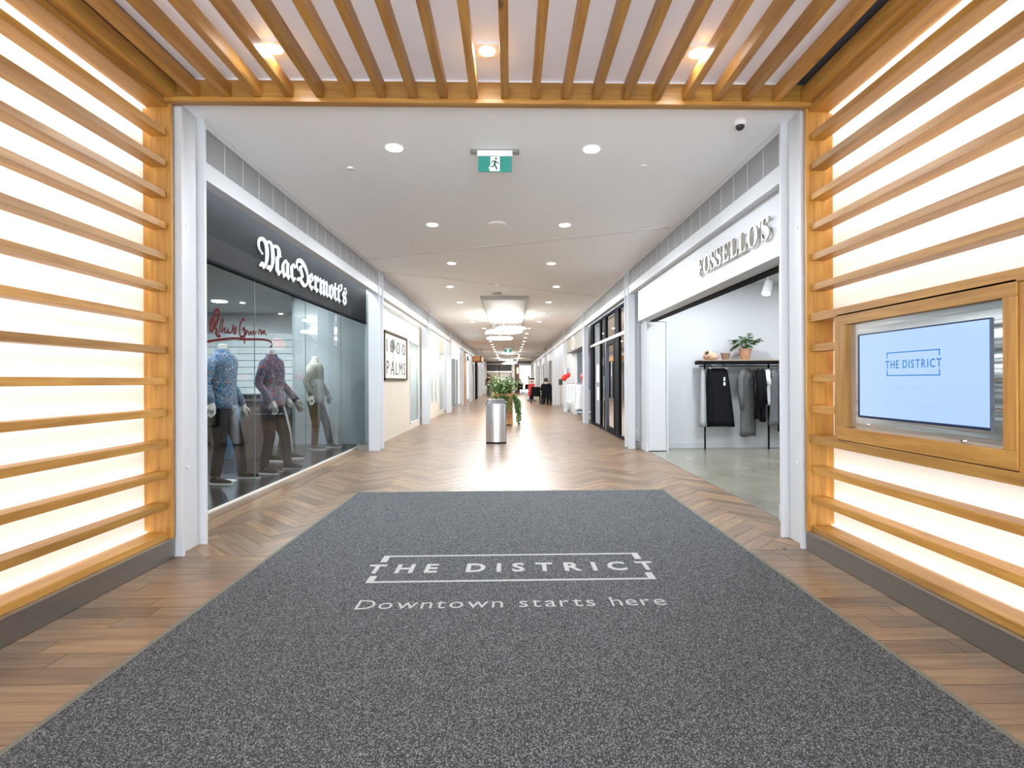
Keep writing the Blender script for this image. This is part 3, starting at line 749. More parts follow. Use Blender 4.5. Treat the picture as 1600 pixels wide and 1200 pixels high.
def shoe(t, x, y, rz, m=TROUS, z=0):
    M = Matrix.Translation((x, y, z)) @ Matrix.Rotation(rz, 4, 'Z')
    prof = [(-.09, .028, .035), (-.06, .037, .045), (0, .036, .045), (.07, .045, .05), (.13, .047, .052), (.175, .040, .045), (.20, .020, .03)]
    def outline(sc_): return [Vector((a, b*sc_, 0)) for a, b, c in prof]+[Vector((a, -b*sc_, 0)) for a, b, c in prof[::-1]]
    b = MB(); b.loft([[M @ (v+Vector((0, 0, zz))) for v in outline(1.06)] for zz in (.0, .028)])
    so = b.build('sole', SOLE, None, org=(x, y, z), smooth=False, bevel=.004)
    rings = []
    for a, w_, h in ((-.088, .024, .07), (-.06, .034, .085), (-.02, .036, .088), (.04, .038, .072), (.10, .042, .056), (.155, .038, .044), (.19, .018, .03)):
        rings.append([M @ Vector((a, w_*math.cos(th), .026+max(0, math.sin(th))*(h-.01))) for th in [PI*k/6 for k in range(7)]])
    u = MB(); u.loft(rings); up = u.build('shoe', m, t, org=(x, y, z), smooth=True, local=True)
    so.parent = up; so.location = (0, 0, 0)
    l = MB()
    for k in range(4): l.box(.0+k*.022, -.022, .083-k*.006, .008+k*.022, .022, .088-k*.006, M)
    l.build('laces', SOLE, up, org=(x, y, z))
def mannequin(name, label, loc, rz, shirt, trousers, feet, arms, k=1.07, coat=False, shoec=TROUS):
    t = thing(name, label, 'mannequin', loc, rz, None)
    T = MB()
    top = [(.86, .125, .185), (.95, .13, .185), (1.06, .115, .165), (1.18, .12, .175), (1.30, .132, .195), (1.40, .125, .205), (1.47, .10, .185), (1.51, .075, .11)]
    T.loft([ellring(0, 0, z*k, a*1.1, b*1.1, 20, .03, z*9) for z, a, b in top])
    for s in (-1, 1):
        pts = arms[0 if s < 0 else 1]
        sh = Vector((0, s*.175, 1.43*k))
        P = [sh]+[Vector(p) for p in pts]
        T.tube([P[0], P[0].lerp(P[1], .5), P[1], P[1].lerp(P[2], .6), P[2]], [.072, .062, .056, .050, .046], 10)
    T.build('jacket' if coat else 'shirt', shirt, t, org=(0, 0, 1.2), smooth=True, local=True)
    nk = MB(); nk.lathe([(.062, 1.48*k), (.055, 1.54*k), (.052, 1.60*k), (.046, 1.615*k)], 0, 0, 16); nk.build('neck', MANQ, t, org=(0, 0, 1.5*k), smooth=True, local=True)
    cb = MB(); cb.loft([ellring(-.005, 0, 1.49*k, .085, .10, 16), ellring(-.005, 0, 1.555*k, .070, .075, 16), ellring(.0, 0, 1.555*k, .062, .066, 16), ellring(0, 0, 1.51*k, .06, .065, 16)], cap=False); cb.build('collar', shirt, t, org=(0, 0, 1.5*k), smooth=True, local=True)
    for s in (0, 1):
        P = [Vector(p) for p in arms[s]]; h = MB(); hand(h, P[1], P[2], -1 if s else 1, 1.15)
        h.build('hand', MANQ, t, org=tuple(P[1]), smooth=True, local=True)
    L = MB()
    L.loft([ellring(0, 0, .78*k, .11, .165, 18), ellring(0, 0, .92*k, .125, .18, 18), ellring(0, 0, 1.0*k, .118, .165, 18)])
    for s, (fx, fy, fr) in zip((-1, 1), feet):
        hip = Vector((0, s*.085, .84*k)); kn = Vector((fx*.5+.03, s*.085+(fy-s*.085)*.5, .46*k)); an = Vector((fx-.03, fy, .10))
        L.tube([hip, hip.lerp(kn, .5), kn, kn.lerp(an, .5), an], [.105, .092, .072, .064, .058], 12)
    L.build('trousers', trousers, t, org=(0, 0, .8), smooth=True, local=True)
    for fx, fy, fr in feet: shoe(t, fx, fy, fr, shoec)
    bp = MB(); bp.lathe([(.16, 0), (.16, .006)], 0, 0, 24); bp.build('base_plate', STEEL, t, org=(0, 0, 0), local=True)
    return t
mannequin('mannequin', 'headless mannequin in blue floral shirt nearest the white column', (-3.60, 6.75, 0), -.1, FLORAL, TROUS, [(.06, -.20, -.1), (.14, .22, .05)], [[(-.05, -.25, 1.18*1.07), (.04, -.27, .98*1.02), (.03, 0, -1)], [(-.07, .25, 1.18*1.07), (.1, .27, .95), (.05, 0, -1)]])
mannequin('mannequin', 'headless mannequin in red and blue print shirt, mid stride behind the glass', (-3.30, 7.45, 0), -.1, REDFL, TROUS, [(.02, -.20, -.2), (.13, .22, .0)], [[(-.05, -.26, 1.18*1.05), (.16, -.27, .98), (.3, 0, -1)], [(-.02, .27, 1.18*1.05), (.22, .25, .98), (.4, 0, -1)]], k=1.05)
mannequin('mannequin', 'headless mannequin in stone jacket and speckled shirt furthest down the window', (-3.62, 9.95, 0), -.1, BEIGECL, BROWNCL, [(.08, -.14, -.1), (.22, .20, .1)], [[(-.05, -.25, 1.24), (.05, -.25, 1.0), (.1, 0, -1)], [(-.02, .26, 1.24), (.12, .27, 1.0), (.1, 0, -1)]], k=1.06, coat=True, shoec=BROWNCL)
mannequin('mannequin', 'headless mannequin in pale shirt and trousers between the print shirt and the stone jacket', (-3.75, 8.55, 0), -.1, PALECL, PALECL, [(.08, -.14, -.1), (.20, .16, .1)], [[(-.05, -.25, 1.24), (.05, -.25, 1.0), (.1, 0, -1)], [(-.02, .26, 1.24), (.10, .27, 1.0), (.1, 0, -1)]], k=1.02)
m3 = [o for o in D.objects if o.name.startswith('mannequin') and 'stone jacket and' in o.get('label', '')][0]
b = MB(); b.loft([ellring(.0, 0, z, a, w_, 20, .02, z*9) for z, a, w_ in ((.86, .15, .215), (.98, .148, .210), (1.12, .140, .19), (1.30, .152, .205))]); b.build('shirt_front', SPECK, m3, org=(0, 0, 1.1), smooth=True, local=True)
# counter, garment displays and hat block behind them
t = thing('shop_counter', 'dark counter with pale top inside the window shop', 'counter', (-5.2, 10.2, 0))
bx('body', mat('counter_front', (.05, .045, .042), .3), (-5.85, 10.5, .0, -4.5, 11.3, .95), t)
bx('worktop', BLACK, (-5.9, 10.44, .95, -4.45, 11.35, 1.0), t)
for k in range(5): bx('panel', mat('counter_panel', (.07, .062, .058), .3), (-5.83+k*.266, 10.485, .03, -5.58+k*.266, 10.499, .92), t)
t = thing('display_plinth', 'blue and bronze striped plinth behind the striding mannequin', 'plinth', (-4.35, 8.9, 0))
bx('body', mat('plinth_blue', (.10, .24, .38), .35), (-4.70, 8.7, 0, -4.36, 9.1, .90), t, bevel=.01)
bx('body_side', mat('plinth_bronze', (.16, .12, .10), .35), (-4.355, 8.7, 0, -4.05, 9.1, .90), t, bevel=.01)
bx('top', BLACK, (-4.74, 8.66, .90, -4.02, 9.14, .95), t, bevel=.004)
def shirt_form(label, x, yy, m, h=1.35):
    t = thing('jacket_display', label, 'jacket', (x, yy, 0))
    b = MB(); b.loft([ellring(x, yy, z, a, w_, 16, .02) for z, a, w_ in ((h-.62, .16, .24), (h-.4, .15, .23), (h-.2, .15, .26), (h-.1, .12, .25), (h-.03, .07, .12), (h, .05, .06))])
    for s in (-1, 1): b.tube([(x, yy+s*.22, h-.12), (x+.02, yy+s*.30, h-.4), (x+.03, yy+s*.30, h-.66)], [.06, .055, .045], 8)
    b.build('jacket', m, t, org=(x, yy, h-.3), smooth=True)
    b = MB(); b.tube([(x, yy, 0.01), (x, yy, h-.05)], .018, 8); b.lathe([(.17, 0), (.17, .015)], x, yy, 20); b.build('stand', BLACK, t, org=(x, yy, 0))
shirt_form('charcoal jacket on a stand behind the blue floral mannequin', -5.1, 8.6, mat('charcoal_wool', (.06, .06, .065), .9))
shirt_form('grey jacket on a stand deep in the window shop', -6.1, 11.0, GREYCL)
t = thing('clothes_table', 'long dark display table at the back of the window shop', 'table', (-6.4, 12.2, 0))
bx('table_top', BLACK, (-7.6, 11.9, .82, -5.3, 12.6, .87), t)
bx('front', mat('table_front', (.045, .042, .042), .4), (-7.5, 11.95, .0, -5.4, 12.5, .815), t)
for k, (x, c_) in enumerate(((-7.2, (.5, .1, .1)), (-6.6, (.1, .2, .4)), (-6.0, (.6, .6, .6)))):
    o = bx('folded_shirt', mat('folded_cloth', c_, .8), (x-.16, 12.05, .872, x+.16, 12.35, .98), bevel=.015); tag(o, ['red', 'blue', 'white'][k]+' folded shirts stacked on the dark back table', 'shirt', 'folded shirts on the back table')
# track lights in the window shop
def track_spot(label, x, yy, z, aim, m=TRIMW, e=60, s=1.0):
    t = thing('track_light', label, 'spotlight', (x, yy, z))
    a = Vector(aim).normalized(); p = Vector((x, yy, z)); b = MB()
    b.tube([p, p-Vector((0, 0, .10*s))], .012*s, 8); b.build('stem', m, t, org=p)
    h = p-Vector((0, 0, .13*s)); b = MB(); b.tube([h-a*.08*s, h-a*.07*s, h+a*.08*s, h+a*.09*s], [.035*s, .045*s, .052*s, .050*s], 16); b.build('lamp_head', m, t, org=h)
    b = MB(); b.tube([h+a*.0905*s, h+a*.092*s], .040*s, 14); b.build('lens', LENS, t, org=h)
    light('lamp', 'SPOT', h+a*.11*s, e, .04, rot=a.to_track_quat('-Z', 'Y').to_euler(), parent=t, spot=1.5)
o = struct(bx('ceiling_track_trim', BLACK, (-3.72, 4.4, 2.955, -3.68, 10.6, 2.98)))
for k, yy in enumerate((5.2, 6.5, 7.2, 8.6, 9.6)):
    track_spot('white spotlight on the window track, %s from the front column' % ordn(k), -3.7, yy, 2.955, (-.25, (.15, -.2, .2, 0, .3)[k], -1), e=60)
for k, (x, yy) in enumerate(((-6.2, 7.5), (-6.2, 11.5), (-4.2, 9.8))):  # flat lights added to brighten the shop interior behind the glass
    t = thing('added_panel_light', ['front', 'rear', 'middle'][k]+' flat fill light added inside the window shop', 'ceiling light', (x, yy, 2.98))
    MB().lathe([(.14, 2.962), (.15, 2.98)], x, yy, 24).build('lens', LENS, t, org=(x, yy, 2.97)); light('lamp', 'AREA', (x, yy, 2.95), (85, 85, 30)[k], .3, parent=t, col=(.85, .95, 1))

# ================================================================ right, first shop: Fossello's
fs = struct(MB().box(2.25, 4.18, 2.285, 2.44, 9.26, 3.0).build('fascia_trim', WHITE))
t = thing('shop_sign', "thin champagne metal letters reading Fossello's on the white fascia", 'shop sign', (2.25, 6.2, 2.45))
text("\U0001D405\U0001D40E\U0001D412\U0001D412\U0001D404\U0001D40B\U0001D40B\U0001D40E\u2019\U0001D412", Vector((2.232, 6.20, 2.462)), 1.72, .185, WALLR, LETG, t, depth=.022, track=.08, bold=-.006, ref="\U0001D405")
for k in range(10):
    yy = 6.13-k*.176; b = MB(); b.tube([(2.25, yy, 2.53), (2.24, yy, 2.53)], .006, 6); b.build('stand_off', LETG, t, org=(2.245, yy, 2.53))
struct(bx('shutter_track_trim', BLACK, (2.44, 4.4, 2.27, 2.56, 9.18, 2.31)))
struct(MB().box(2.40, 4.19, 0, 2.44, 4.68, 2.285).box(2.385, 4.19, 0, 2.40, 4.665, .14).build('wall_right_pier', WHITE))
struct(MB().box(2.27, 9.80, 0, 2.72, 9.96, 3.0).box(2.40, 9.25, 0, 2.42, 9.95, 2.285).box(2.385, 9.245, 0, 2.40, 9.93, .12).build('wall_right_return', WHITE))
d1 = struct(bx('door_1', WHITE, (2.425, 9.262, .012, 2.735, 9.30, 2.27), bevel=.004))
struct(bx('door_1_gap_trim', BLACK, (2.45, 9.268, 0.001, 2.70, 9.29, .012)))
struct(MB().box(2.74, 9.25, 0, 2.77, 9.75, 2.285).box(2.44, 9.3, 2.285, 2.8, 9.75, 3.05).box(2.77, 9.72, 0, 8.6, 9.85, 3.2).build('wall_right_back', WHITE))
struct(MB().box(8.5, 4.2, 0, 8.6, 9.8, 3.2).build('wall_right_far', WHITE))
struct(bx('baseboard_right', WHITE, (2.78, 9.705, 0, 8.5, 9.72, .10)))
o = bx('wall_outlet', TRIMW, (2.32, 9.790, .27, 2.36, 9.80, .345), bevel=.002); tag(o, 'small white outlet low on the wall by the second right column', 'outlet')
track_spot('white spotlight hanging at the shop opening above the clothes', 4.42, 9.0, 3.03, (-.35, -.3, -.9), e=14, s=1.5)
for k, (x, yy) in enumerate(((3.4, 6.0), (5.6, 8.0), (3.4, 8.4), (6, 5.6))):  # unseen flat lights added above the opening to brighten this shop
    t = thing('added_panel_light', ['near', 'second', 'third', 'far'][k]+' unseen flat fill light added inside the white clothes shop', 'ceiling light', (x, yy, 3.05))
    MB().lathe([(.14, 3.032), (.15, 3.05)], x, yy, 24).build('lens', LENS, t, org=(x, yy, 3.04)); light('lamp', 'AREA', (x, yy, 3.02), 30, .3, parent=t, col=(.86, .93, 1))
# clothes rack with a shelf on top
ry = 9.47
t = thing('clothes_rack', 'black metal clothes rack with timber shelf in the white shop', 'clothes rack', (4.1, ry, 0))
bx('shelf', wood('pale_shelf', (.5, .36, .22), (.62, .46, .3), .5, stretch=(1, 14, 14)), (3.37, ry-.14, 1.59, 5.4, ry+.14, 1.606), t)
MB().box(3.37, ry-.145, 1.53, 5.4, ry-.12, 1.59).box(3.37, ry+.12, 1.53, 5.4, ry+.145, 1.59).box(3.37, ry-.12, 1.53, 3.39, ry+.12, 1.59).build('top_frame', BLACK, t, org=(4.1, ry, 1.56))
for x in (3.50, 4.66):
    bx('leg', BLACK, (x-.012, ry-.012, 0, x+.012, ry+.012, 1.59), t)
b = MB(); b.tube([(3.40, ry, 1.50), (5.4, ry, 1.50)], .010, 10); b.build('rail', BLACK, t, org=(4.1, ry, 1.5))
# things on the shelf
zs = 1.607
t = thing('terracotta_planter', 'terracotta pot with leafy green plant on the shelf', 'potted plant', (4.235, ry, zs))
b = MB(); b.lathe([(.068, zs), (.085, zs+.06), (.112, zs+.20), (.102, zs+.20), (.085, zs+.185)], 4.235, ry, 28); b.build('pot', TERRA, t, org=(4.235, ry, zs), smooth=False)
bx('soil', SOIL, (4.17, ry-.06, zs+.175, 4.30, ry+.06, zs+.187), t)
def leafy(b, p, d, l, w_, droop=.3):
    d = Vector(d).normalized(); s_ = d.cross(Vector((0, 0, 1))); s_ = s_.normalized() if s_.length > .01 else Vector((1, 0, 0)); u = s_.cross(d)
    p = Vector(p); dz = Vector((0, 0, -droop*l)); n0 = len(b.v)
    b.v += [p, p+d*l*.4+s_*w_*.5+u*.1*w_+dz*.2, p+d*l*.45+dz*.2-u*.15*w_, p+d*l*.4-s_*w_*.5+u*.1*w_+dz*.2, p+d*l+dz]
    b.face([n0, n0+1, n0+2]); b.face([n0, n0+2, n0+3]); b.face([n0+1, n0+4, n0+2]); b.face([n0+2, n0+4, n0+3])
st = MB(); lf = MB(); rr = random.Random(3)
for k in range(26):
    an = 2*PI*k/26+rr.uniform(-.2, .2); L_ = rr.uniform(.08, .30); hh = rr.uniform(.05, .30)
    p0 = Vector((4.235, ry, zs+.18)); p2 = p0+Vector((math.cos(an)*L_, math.sin(an)*min(L_, .14)*.7, hh)); p1 = p0.lerp(p2, .5)+Vector((0, 0, .05))
    if math.cos(an) < -.6: p2.z -= .08
    st.tube([p0, p1, p2], .003, 5)
    for j in range(6):
        q = p1.lerp(p2, j/5); leafy(lf, q, (math.cos(an)+rr.uniform(-.9, .9), math.sin(an)+rr.uniform(-.9, .9), rr.uniform(-.2, .6)), .085, .06)
st.build('stems', LEAF, t, org=(4.235, ry, zs+.2)); lf.build('leaves', LEAF, t, org=(4.235, ry, zs+.2), kind='stuff')
t = thing('clay_pot', 'small empty clay pot between the rounded vase and the plant', 'pot', (3.875, ry, zs))
b = MB(); b.lathe([(.055, zs), (.065, zs+.04), (.085, zs+.125), (.076, zs+.125), (.058, zs+.02), (.02, zs+.015)], 3.875, ry, 26); b.build('pot', TERRAD, t, org=(3.875, ry, zs))
t = thing('round_vase', 'tan rounded vase with twin openings at the left end of the shelf', 'vase', (3.61, ry, zs))
PEACH = mat('peach_clay', (.62, .42, .29), .6, noise=.12, nscale=10)
b = MB(); b.loft([[(3.61+math.cos(a_)*rx, ry+math.sin(a_)*ryy, zs+z) for a_ in [2*PI*i/20 for i in range(20)]] for z, rx, ryy in ((0, .06, .05), (.02, .12, .09), (.06, .145, .11), (.10, .125, .10), (.14, .08, .07), (.155, .03, .03))]); b.build('body', PEACH, t, org=(3.61, ry, zs), smooth=True)
b = MB(); ce = Vector((3.535, ry-.055, zs+.105)); b.tube([ce+Vector((.03, .03, -.03)), ce, ce+Vector((-.018, -.02, .018)), ce+Vector((-.020, -.022, .020)), ce+Vector((-.005, -.005, .005))], [.075, .072, .062, .038, .03], 20); b.build('spout', PEACH, t, org=ce, smooth=True)
b = MB(); b.tube([ce+Vector((-.0195, -.0215, .0195)), ce+Vector((-.021, -.023, .021))], .034, 18); b.build('opening', SOIL, t, org=ce)

# ---- garments hanging from the rail
def garment(kind, label, x, rz, m, top, bottom, hanger, w_top, w_bot, thick, sleeves=0, folds=5, tagc=False, cat='clothes', arm_w=.11, dy=0):
    t = thing(kind, label, cat, (x, ry+dy, 1.5), rz)
    b = MB(); seg = 28; rings = []
    n_ = 10
    for i in range(n_+1):
        u = i/n_; z = (top+(bottom-top)*u)-1.5; hw = w_top+(w_bot-w_top)*(u**.8); th = thick*(.55+.6*u)
        if sleeves and i == 0: hw *= .35; th *= .5
        if sleeves and i == 0: z += .02
        ring = []
        for k in range(seg):
            a_ = 2*PI*k/seg; f = 1+.16*u*math.sin(folds*a_*2+1.3)
            ring.append((math.cos(a_)*hw, math.sin(a_)*th*f, z+(.008*math.sin(3*a_) if i == n_ else 0)))
        rings.append(ring)
    b.loft(rings)
    if sleeves:
        for s in (-1, 1):
            b.tube([(s*w_top*.72, 0, top-1.5-.03), (s*(w_top+.035), -.01, top-1.5-.16), (s*(w_top+.05), -.03, top-1.5-sleeves*.6), (s*(w_top+.045), -.05, top-1.5-sleeves)], [arm_w*.5, arm_w*.52, arm_w*.45, arm_w*.38], 10)
    b.build('cloth', m, t, org=(0, 0, 0), smooth=True, local=True)
    h = MB(); h.tube([(0, 0, top-1.5), (0, 0, .0), (.012, 0, .014), (.0, 0, .024), (-.014, 0, .012)], .003, 6); h.build('hook', mat('hook_steel', (.5, .5, .5), .3, metal=1), t, org=(0, 0, 0), local=True)
    hh = MB(); ww = w_top*(.95 if not sleeves else .8)
    hh.tube([(-ww, 0, top-1.5+(-.0 if not sleeves else -.04)), (0, 0, top-1.5+.03), (ww, 0, top-1.5+(-.0 if not sleeves else -.04))], .008, 8); hh.build('hanger', hanger, t, org=(0, 0, 0), local=True)
    if tagc: bx('price_tag', PAPER, (.07, -thick*.62-.02, -.20, .10, -thick*.62-.018, -.115), None).parent = t; 
    return t
WOODH = mat('hanger_wood', (.45, .27, .13), .5); WH = mat('hanger_white', (.8, .8, .78), .4)
g = garment('skirt', 'wide black skirt with white price tag at the left end of the rail', 3.72, 0, BLKCL, 1.455, .415, WH, .175, .315, .06, dy=-.02)
pt = MB().box(.075, -.094, -.27, .105, -.092, -.20).box(.072, -.095, -.35, .108, -.093, -.29).build('price_tag', PAPER, g, org=(.09, -.094, -.28), local=True)
for s in (-1, 1): MB().box(s*.15-.01, -.045, -.06, s*.15+.01, .045, -.02).build('clip', WH, g, org=(s*.15, 0, -.04), local=True)
garment('skirt', 'pale grey skirt hanging half hidden left of the black skirt', 3.475, .9, mat('pale_grey_cloth', (.42, .44, .45), .8), 1.44, .42, WH, .08, .10, .06)
garment('skirt', 'black skirt hanging close behind the tagged skirt', 3.60, 1.2, BLKCL, 1.45, .44, WH, .12, .16, .05)
garment('coat', 'long grey herringbone coat in the middle of the rail', 4.28, .55, HERR, 1.43, .24, WOODH, .19, .20, .07, sleeves=.70, cat='coat')
garment('jacket', 'black knit top directly right of the herringbone coat', 4.47, 1.15, BLKCL, 1.43, .55, WOODH, .19, .20, .045, sleeves=.70, cat='jacket')
garment('jacket', 'longer black jacket between the black knit top and white tee', 4.55, 1.1, BLKCL, 1.43, .50, WOODH, .19, .20, .045, sleeves=.62, cat='jacket')
garment('t_shirt', 'white short-sleeved tee hanging by the right leg of the rack', 4.66, .95, WHITECL, 1.43, .80, WOODH, .19, .19, .045, sleeves=.28, cat='t-shirt')
garment('skirt', 'grey skirt hanging right of the white tee', 4.80, .55, GREYCL, 1.40, .44, WH, .12, .22, .06)
garment('dress', 'black dress at the right end of the rail behind the column', 4.98, .45, BLKCL, 1.43, .33, WH, .14, .22, .06)
garment('jacket', 'second black jacket past the grey skirt', 5.2, .8, BLKCL, 1.43, .5, WOODH, .18, .2, .05, sleeves=.6, cat='jacket')

# ================================================================ left side beyond
def boards_wall(name, Xf, ya, yb, z0, z1, m, s, skip=(), wd=.16):
    """upright boards; skip = openings (ya, yb, z0, z1)"""
    b = MB(); y = ya
    while y < yb-.01:
        y2 = min(y+wd, yb); segs = [(z0, z1)]
        for (a, c, p, q) in skip:
            if y2 > a+.01 and y < c-.01: segs = [(z0, p), (q, z1)]
        for p, q in segs:
            if q-p > .01: b.box(Xf, y+.003, p, Xf+s*.02, y2-.003, q)
        y = y2
    w_ = struct(bx(name, m, (Xf+s*.019, ya, z0, Xf+s*.03, ya+.01, z1)))
    b.build('board', m, w_, kind='stuff'); return w_
P2X = -2.60
cream2 = boards_wall('wall_cream_left', P2X, 9.95, 15.42, 0, 2.97, CREAM, -1, [(13.9, 15.34, .14, 2.30)])
cream3 = boards_wall('wall_cream_left', P2X, 15.7, 21.16, 0, 2.97, CREAM, -1, [(17.5, 18.14, .5, 2.33), (18.46, 19.1, .5, 2.33), (19.58, 21.0, .14, 2.33)])
struct(MB().box(-2.63, 10.86, 0, -2.65, 13.9, 3).box(-2.63, 15.34, 0, -2.65, 17.5, 3).box(-2.63, 21.0, 0, -2.65, 21.2, 3).build('wall_backing_left', CREAM))
GLOW = mat('lit_niche_back', (.78, .80, .76), .5)
wins = [(13.9, 15.34, .14, 2.30), (17.5, 18.14, .5, 2.33), (18.46, 19.1, .5, 2.33), (19.58, 21.0, .14, 2.33)]
for i, (a, b_, p, q) in enumerate(wins):
    f = struct(MB().box(-2.60, a, p, -2.66, a+.03, q).box(-2.60, b_-.03, p, -2.66, b_, q).box(-2.60, a, q-.03, -2.66, b_, q).box(-2.60, a, p, -2.66, b_, p+.03).build('window_%d' % (i+2), WHITE))
    MB().tri((-2.63, a+.03, p+.03), (-2.63, b_-.03, p+.03), (-2.63, b_-.03, q-.03), (-2.63, a+.03, q-.03)).build('pane', GLASS2, f, org=(-2.63, (a+b_)/2, 1.2))
    MB().box(-3.2, a-.1, p-.1, -3.21, b_+.1, q+.1).box(-3.2, a-.1, q+.05, -2.66, b_+.1, q+.1).box(-3.2, a-.1, p-.1, -2.66, b_+.1, p-.05).box(-3.2, a-.12, p-.1, -2.66, a-.1, q+.1).box(-3.2, b_+.1, p-.1, -2.66, b_+.12, q+.1).build('niche', GLOW, f)
    l = light('lamp', 'AREA', (-2.95, (a+b_)/2, q+.03), 14, .35, parent=f)
for i, (yy, c_) in enumerate(((17.8, GREYCL), (18.8, PALECL), (20.3, WHITECL))):
    t = thing('necklace_display', ['dark', 'pale', 'white'][i]+' bust form standing in a lit window of the cream wall', 'bust', (-2.95, yy, .5))
    b = MB(); b.loft([ellring(-2.95, yy, z, a, w_, 14) for z, a, w_ in ((1.15, .06, .07), (1.2, .10, .14), (1.45, .10, .15), (1.62, .06, .12), (1.68, .035, .04), (1.80, .03, .035))]); b.build('torso', c_, t, org=(-2.95, yy, 1.4), smooth=True)
    b = MB(); b.tube([(-2.95, yy, .42), (-2.95, yy, 1.15)], .02, 8); b.lathe([(.10, .41), (.10, .43)], -2.95, yy, 16); b.build('stand', BLACK, t, org=(-2.95, yy, .5))
# palm poster
t = thing('framed_poster', '1000 PALMS poster with black palm drawing in a dark frame', 'poster', (-2.6, 12.15, 1.27))
ya, yb, za, zb = 10.98, 13.37, 1.275, 2.315
for b_ in ((-2.599, ya, za, -2.565, ya+.045, zb), (-2.599, yb-.045, za, -2.565, yb, zb), (-2.599, ya, za, -2.565, yb, za+.045), (-2.599, ya, zb-.045, -2.565, yb, zb)): bx('frame_bar', BROWNCL, b_, t)
bx('sheet', POSTER, (-2.598, ya+.045, za+.045, -2.59, yb-.045, zb-.045), t)
text('1000', Vector((-2.589, ya+.22, 1.88)), 2.0, .27, WALLL, INK, t, depth=.002, track=.3, joined='lettering')
text('PALMS', Vector((-2.589, ya+.22, 1.40)), 2.0, .29, WALLL, INK, t, depth=.002, track=.25, joined='lettering')
b = MB(); px_ = -2.588; cy_ = ya+.86
b.tube([(px_, cy_+.06, 1.38), (px_, cy_-.01, 1.7), (px_, cy_+.02, 2.0)], [.035, .02, .016], 6)
for an in range(10):
    a_ = -.7+an*.5; ex, ez = math.cos(a_)*.26, math.sin(a_)*.17
    b.tube([(px_, cy_+.02, 2.0), (px_, cy_+.02+ex*.6, 2.02+ez*.9+.03), (px_, cy_+.02+ex, 1.98+ez*.7-.03)], [.012, .028, .004], 5)
for v in b.v: v.x = px_+(v.x-px_)*.05
b.build('palm_drawing', INK, t, org=(px_, cy_, 1.8))

# bay 4: white shop with a bright lit sign, glass door
def white_front(Xf, ya, yb, s, glass=True, doorpos=.35, m=WHITE, idx=0):
    w_ = struct(MB().box(Xf, ya, 2.45, Xf+s*.1, yb, 2.97).box(Xf, ya, 0, Xf+s*.1, ya+.35, 2.45).box(Xf, yb-.35, 0, Xf+s*.1, yb, 2.45).build('wall_shop_front', m))
    a, b_ = ya+.35, yb-.35; n_ = 4; st = (b_-a)/n_
    f = MB()
    for k in range(n_+1): f.box(Xf+s*.03, a+k*st-.02, 0, Xf+s*.07, a+k*st+.02, 2.45)
    f.box(Xf+s*.03, a, 2.40, Xf+s*.07, b_, 2.45).box(Xf+s*.03, a, 0, Xf+s*.07, b_, .06)
    wn = struct(f.build('window_%d' % idx, mat('alu_frame', (.35, .36, .36), .4)))
    for k in range(n_): MB().tri((Xf+s*.05, a+k*st+.02, .06), (Xf+s*.05, a+(k+1)*st-.02, .06), (Xf+s*.05, a+(k+1)*st-.02, 2.40), (Xf+s*.05, a+k*st+.02, 2.40)).build('pane', GLASS2, wn, org=(Xf+s*.05, a+(k+.5)*st, 1.2))
    # room behind
    r = MB().box(Xf+s*2.4, ya, 0, Xf+s*2.5, yb, 3).box(Xf+s*.1, ya-.08, 0, Xf+s*2.4, ya, 3).box(Xf+s*.1, yb, 0, Xf+s*2.4, yb+.08, 3).box(Xf+s*.1, ya, 2.97, Xf+s*2.4, yb, 3.05)
    struct(r.build('wall_shop_interior', mat('shop_interior', (.72, .75, .74), .6)))
    light('shop_lamp', 'AREA', (Xf+s*1.3, (ya+yb)/2, 2.93), 26, 1.2, col=(.95, 1, .97))
white_front(-2.60, 21.45, 26.9, -1, idx=6)
t = thing('lit_sign', 'bright white lit sign box over the white shop past the cream walls', 'sign', (-2.55, 23.2, 2.45))
bx('sign_box', mat('lit_sign_face', (.8, .85, .9), .4, emit=(.8, .92, 1), es=1.2), (-2.57, 21.7, 2.28, -2.50, 25.4, 2.85), t)
bx('sign_mark', mat('sign_blue', (.1, .3, .6), .5), (-2.499, 24.3, 2.4, -2.495, 24.6, 2.7), t)
# bay 5: timber panelled front and the hanging timber canopy
o = struct(bx('wall_timber_left', PINEP, (-2.60, 27.2, 0, -2.50, 30.0, 2.9)))
for k in range(16): bx('board', PINEP, (-2.50, 27.2+k*.175+.004, 0.01, -2.485, 27.2+(k+1)*.175-.004, 2.9), o)
struct(MB().box(-2.62, 30.0, 0, -2.72, 32.6, 3).build('wall_white_left', WHITE))
o = struct(bx('wall_white_left', WHITE, (-2.9, 34.6, 0, -2.42, 34.7, 3)))
o = tag(bx('framed_notice', PAPER, (-2.80, 34.57, .85, -2.62, 34.595, 1.25)), 'small framed notice on the white wall under the timber canopy', 'notice')
t = thing('timber_canopy', 'timber box canopy with slatted underside hung on wires', 'canopy', (-2.25, 34.0, 2.5))
for b_ in ((-2.72, 33.0, 2.50, -1.78, 33.06, 2.80), (-2.72, 35.6, 2.50, -1.78, 35.66, 2.80), (-1.84, 33.0, 2.50, -1.78, 35.66, 2.80), (-2.72, 33.0, 2.50, -2.66, 35.66, 2.80)): bx('side_board', PINEP, b_, t)
for k in range(7): bx('slat', PINEP, (-2.66, 33.25+k*.33, 2.52, -1.84, 33.31+k*.33, 2.62), t)
for x, yy in ((-1.85, 33.1), (-1.85, 35.5), (-2.6, 33.1), (-2.6, 35.5)):
    b = MB(); b.tube([(x, yy, 2.8), (x, yy, ZC)], .006, 5); b.build('wire', SEAM, t, org=(x, yy, 3))
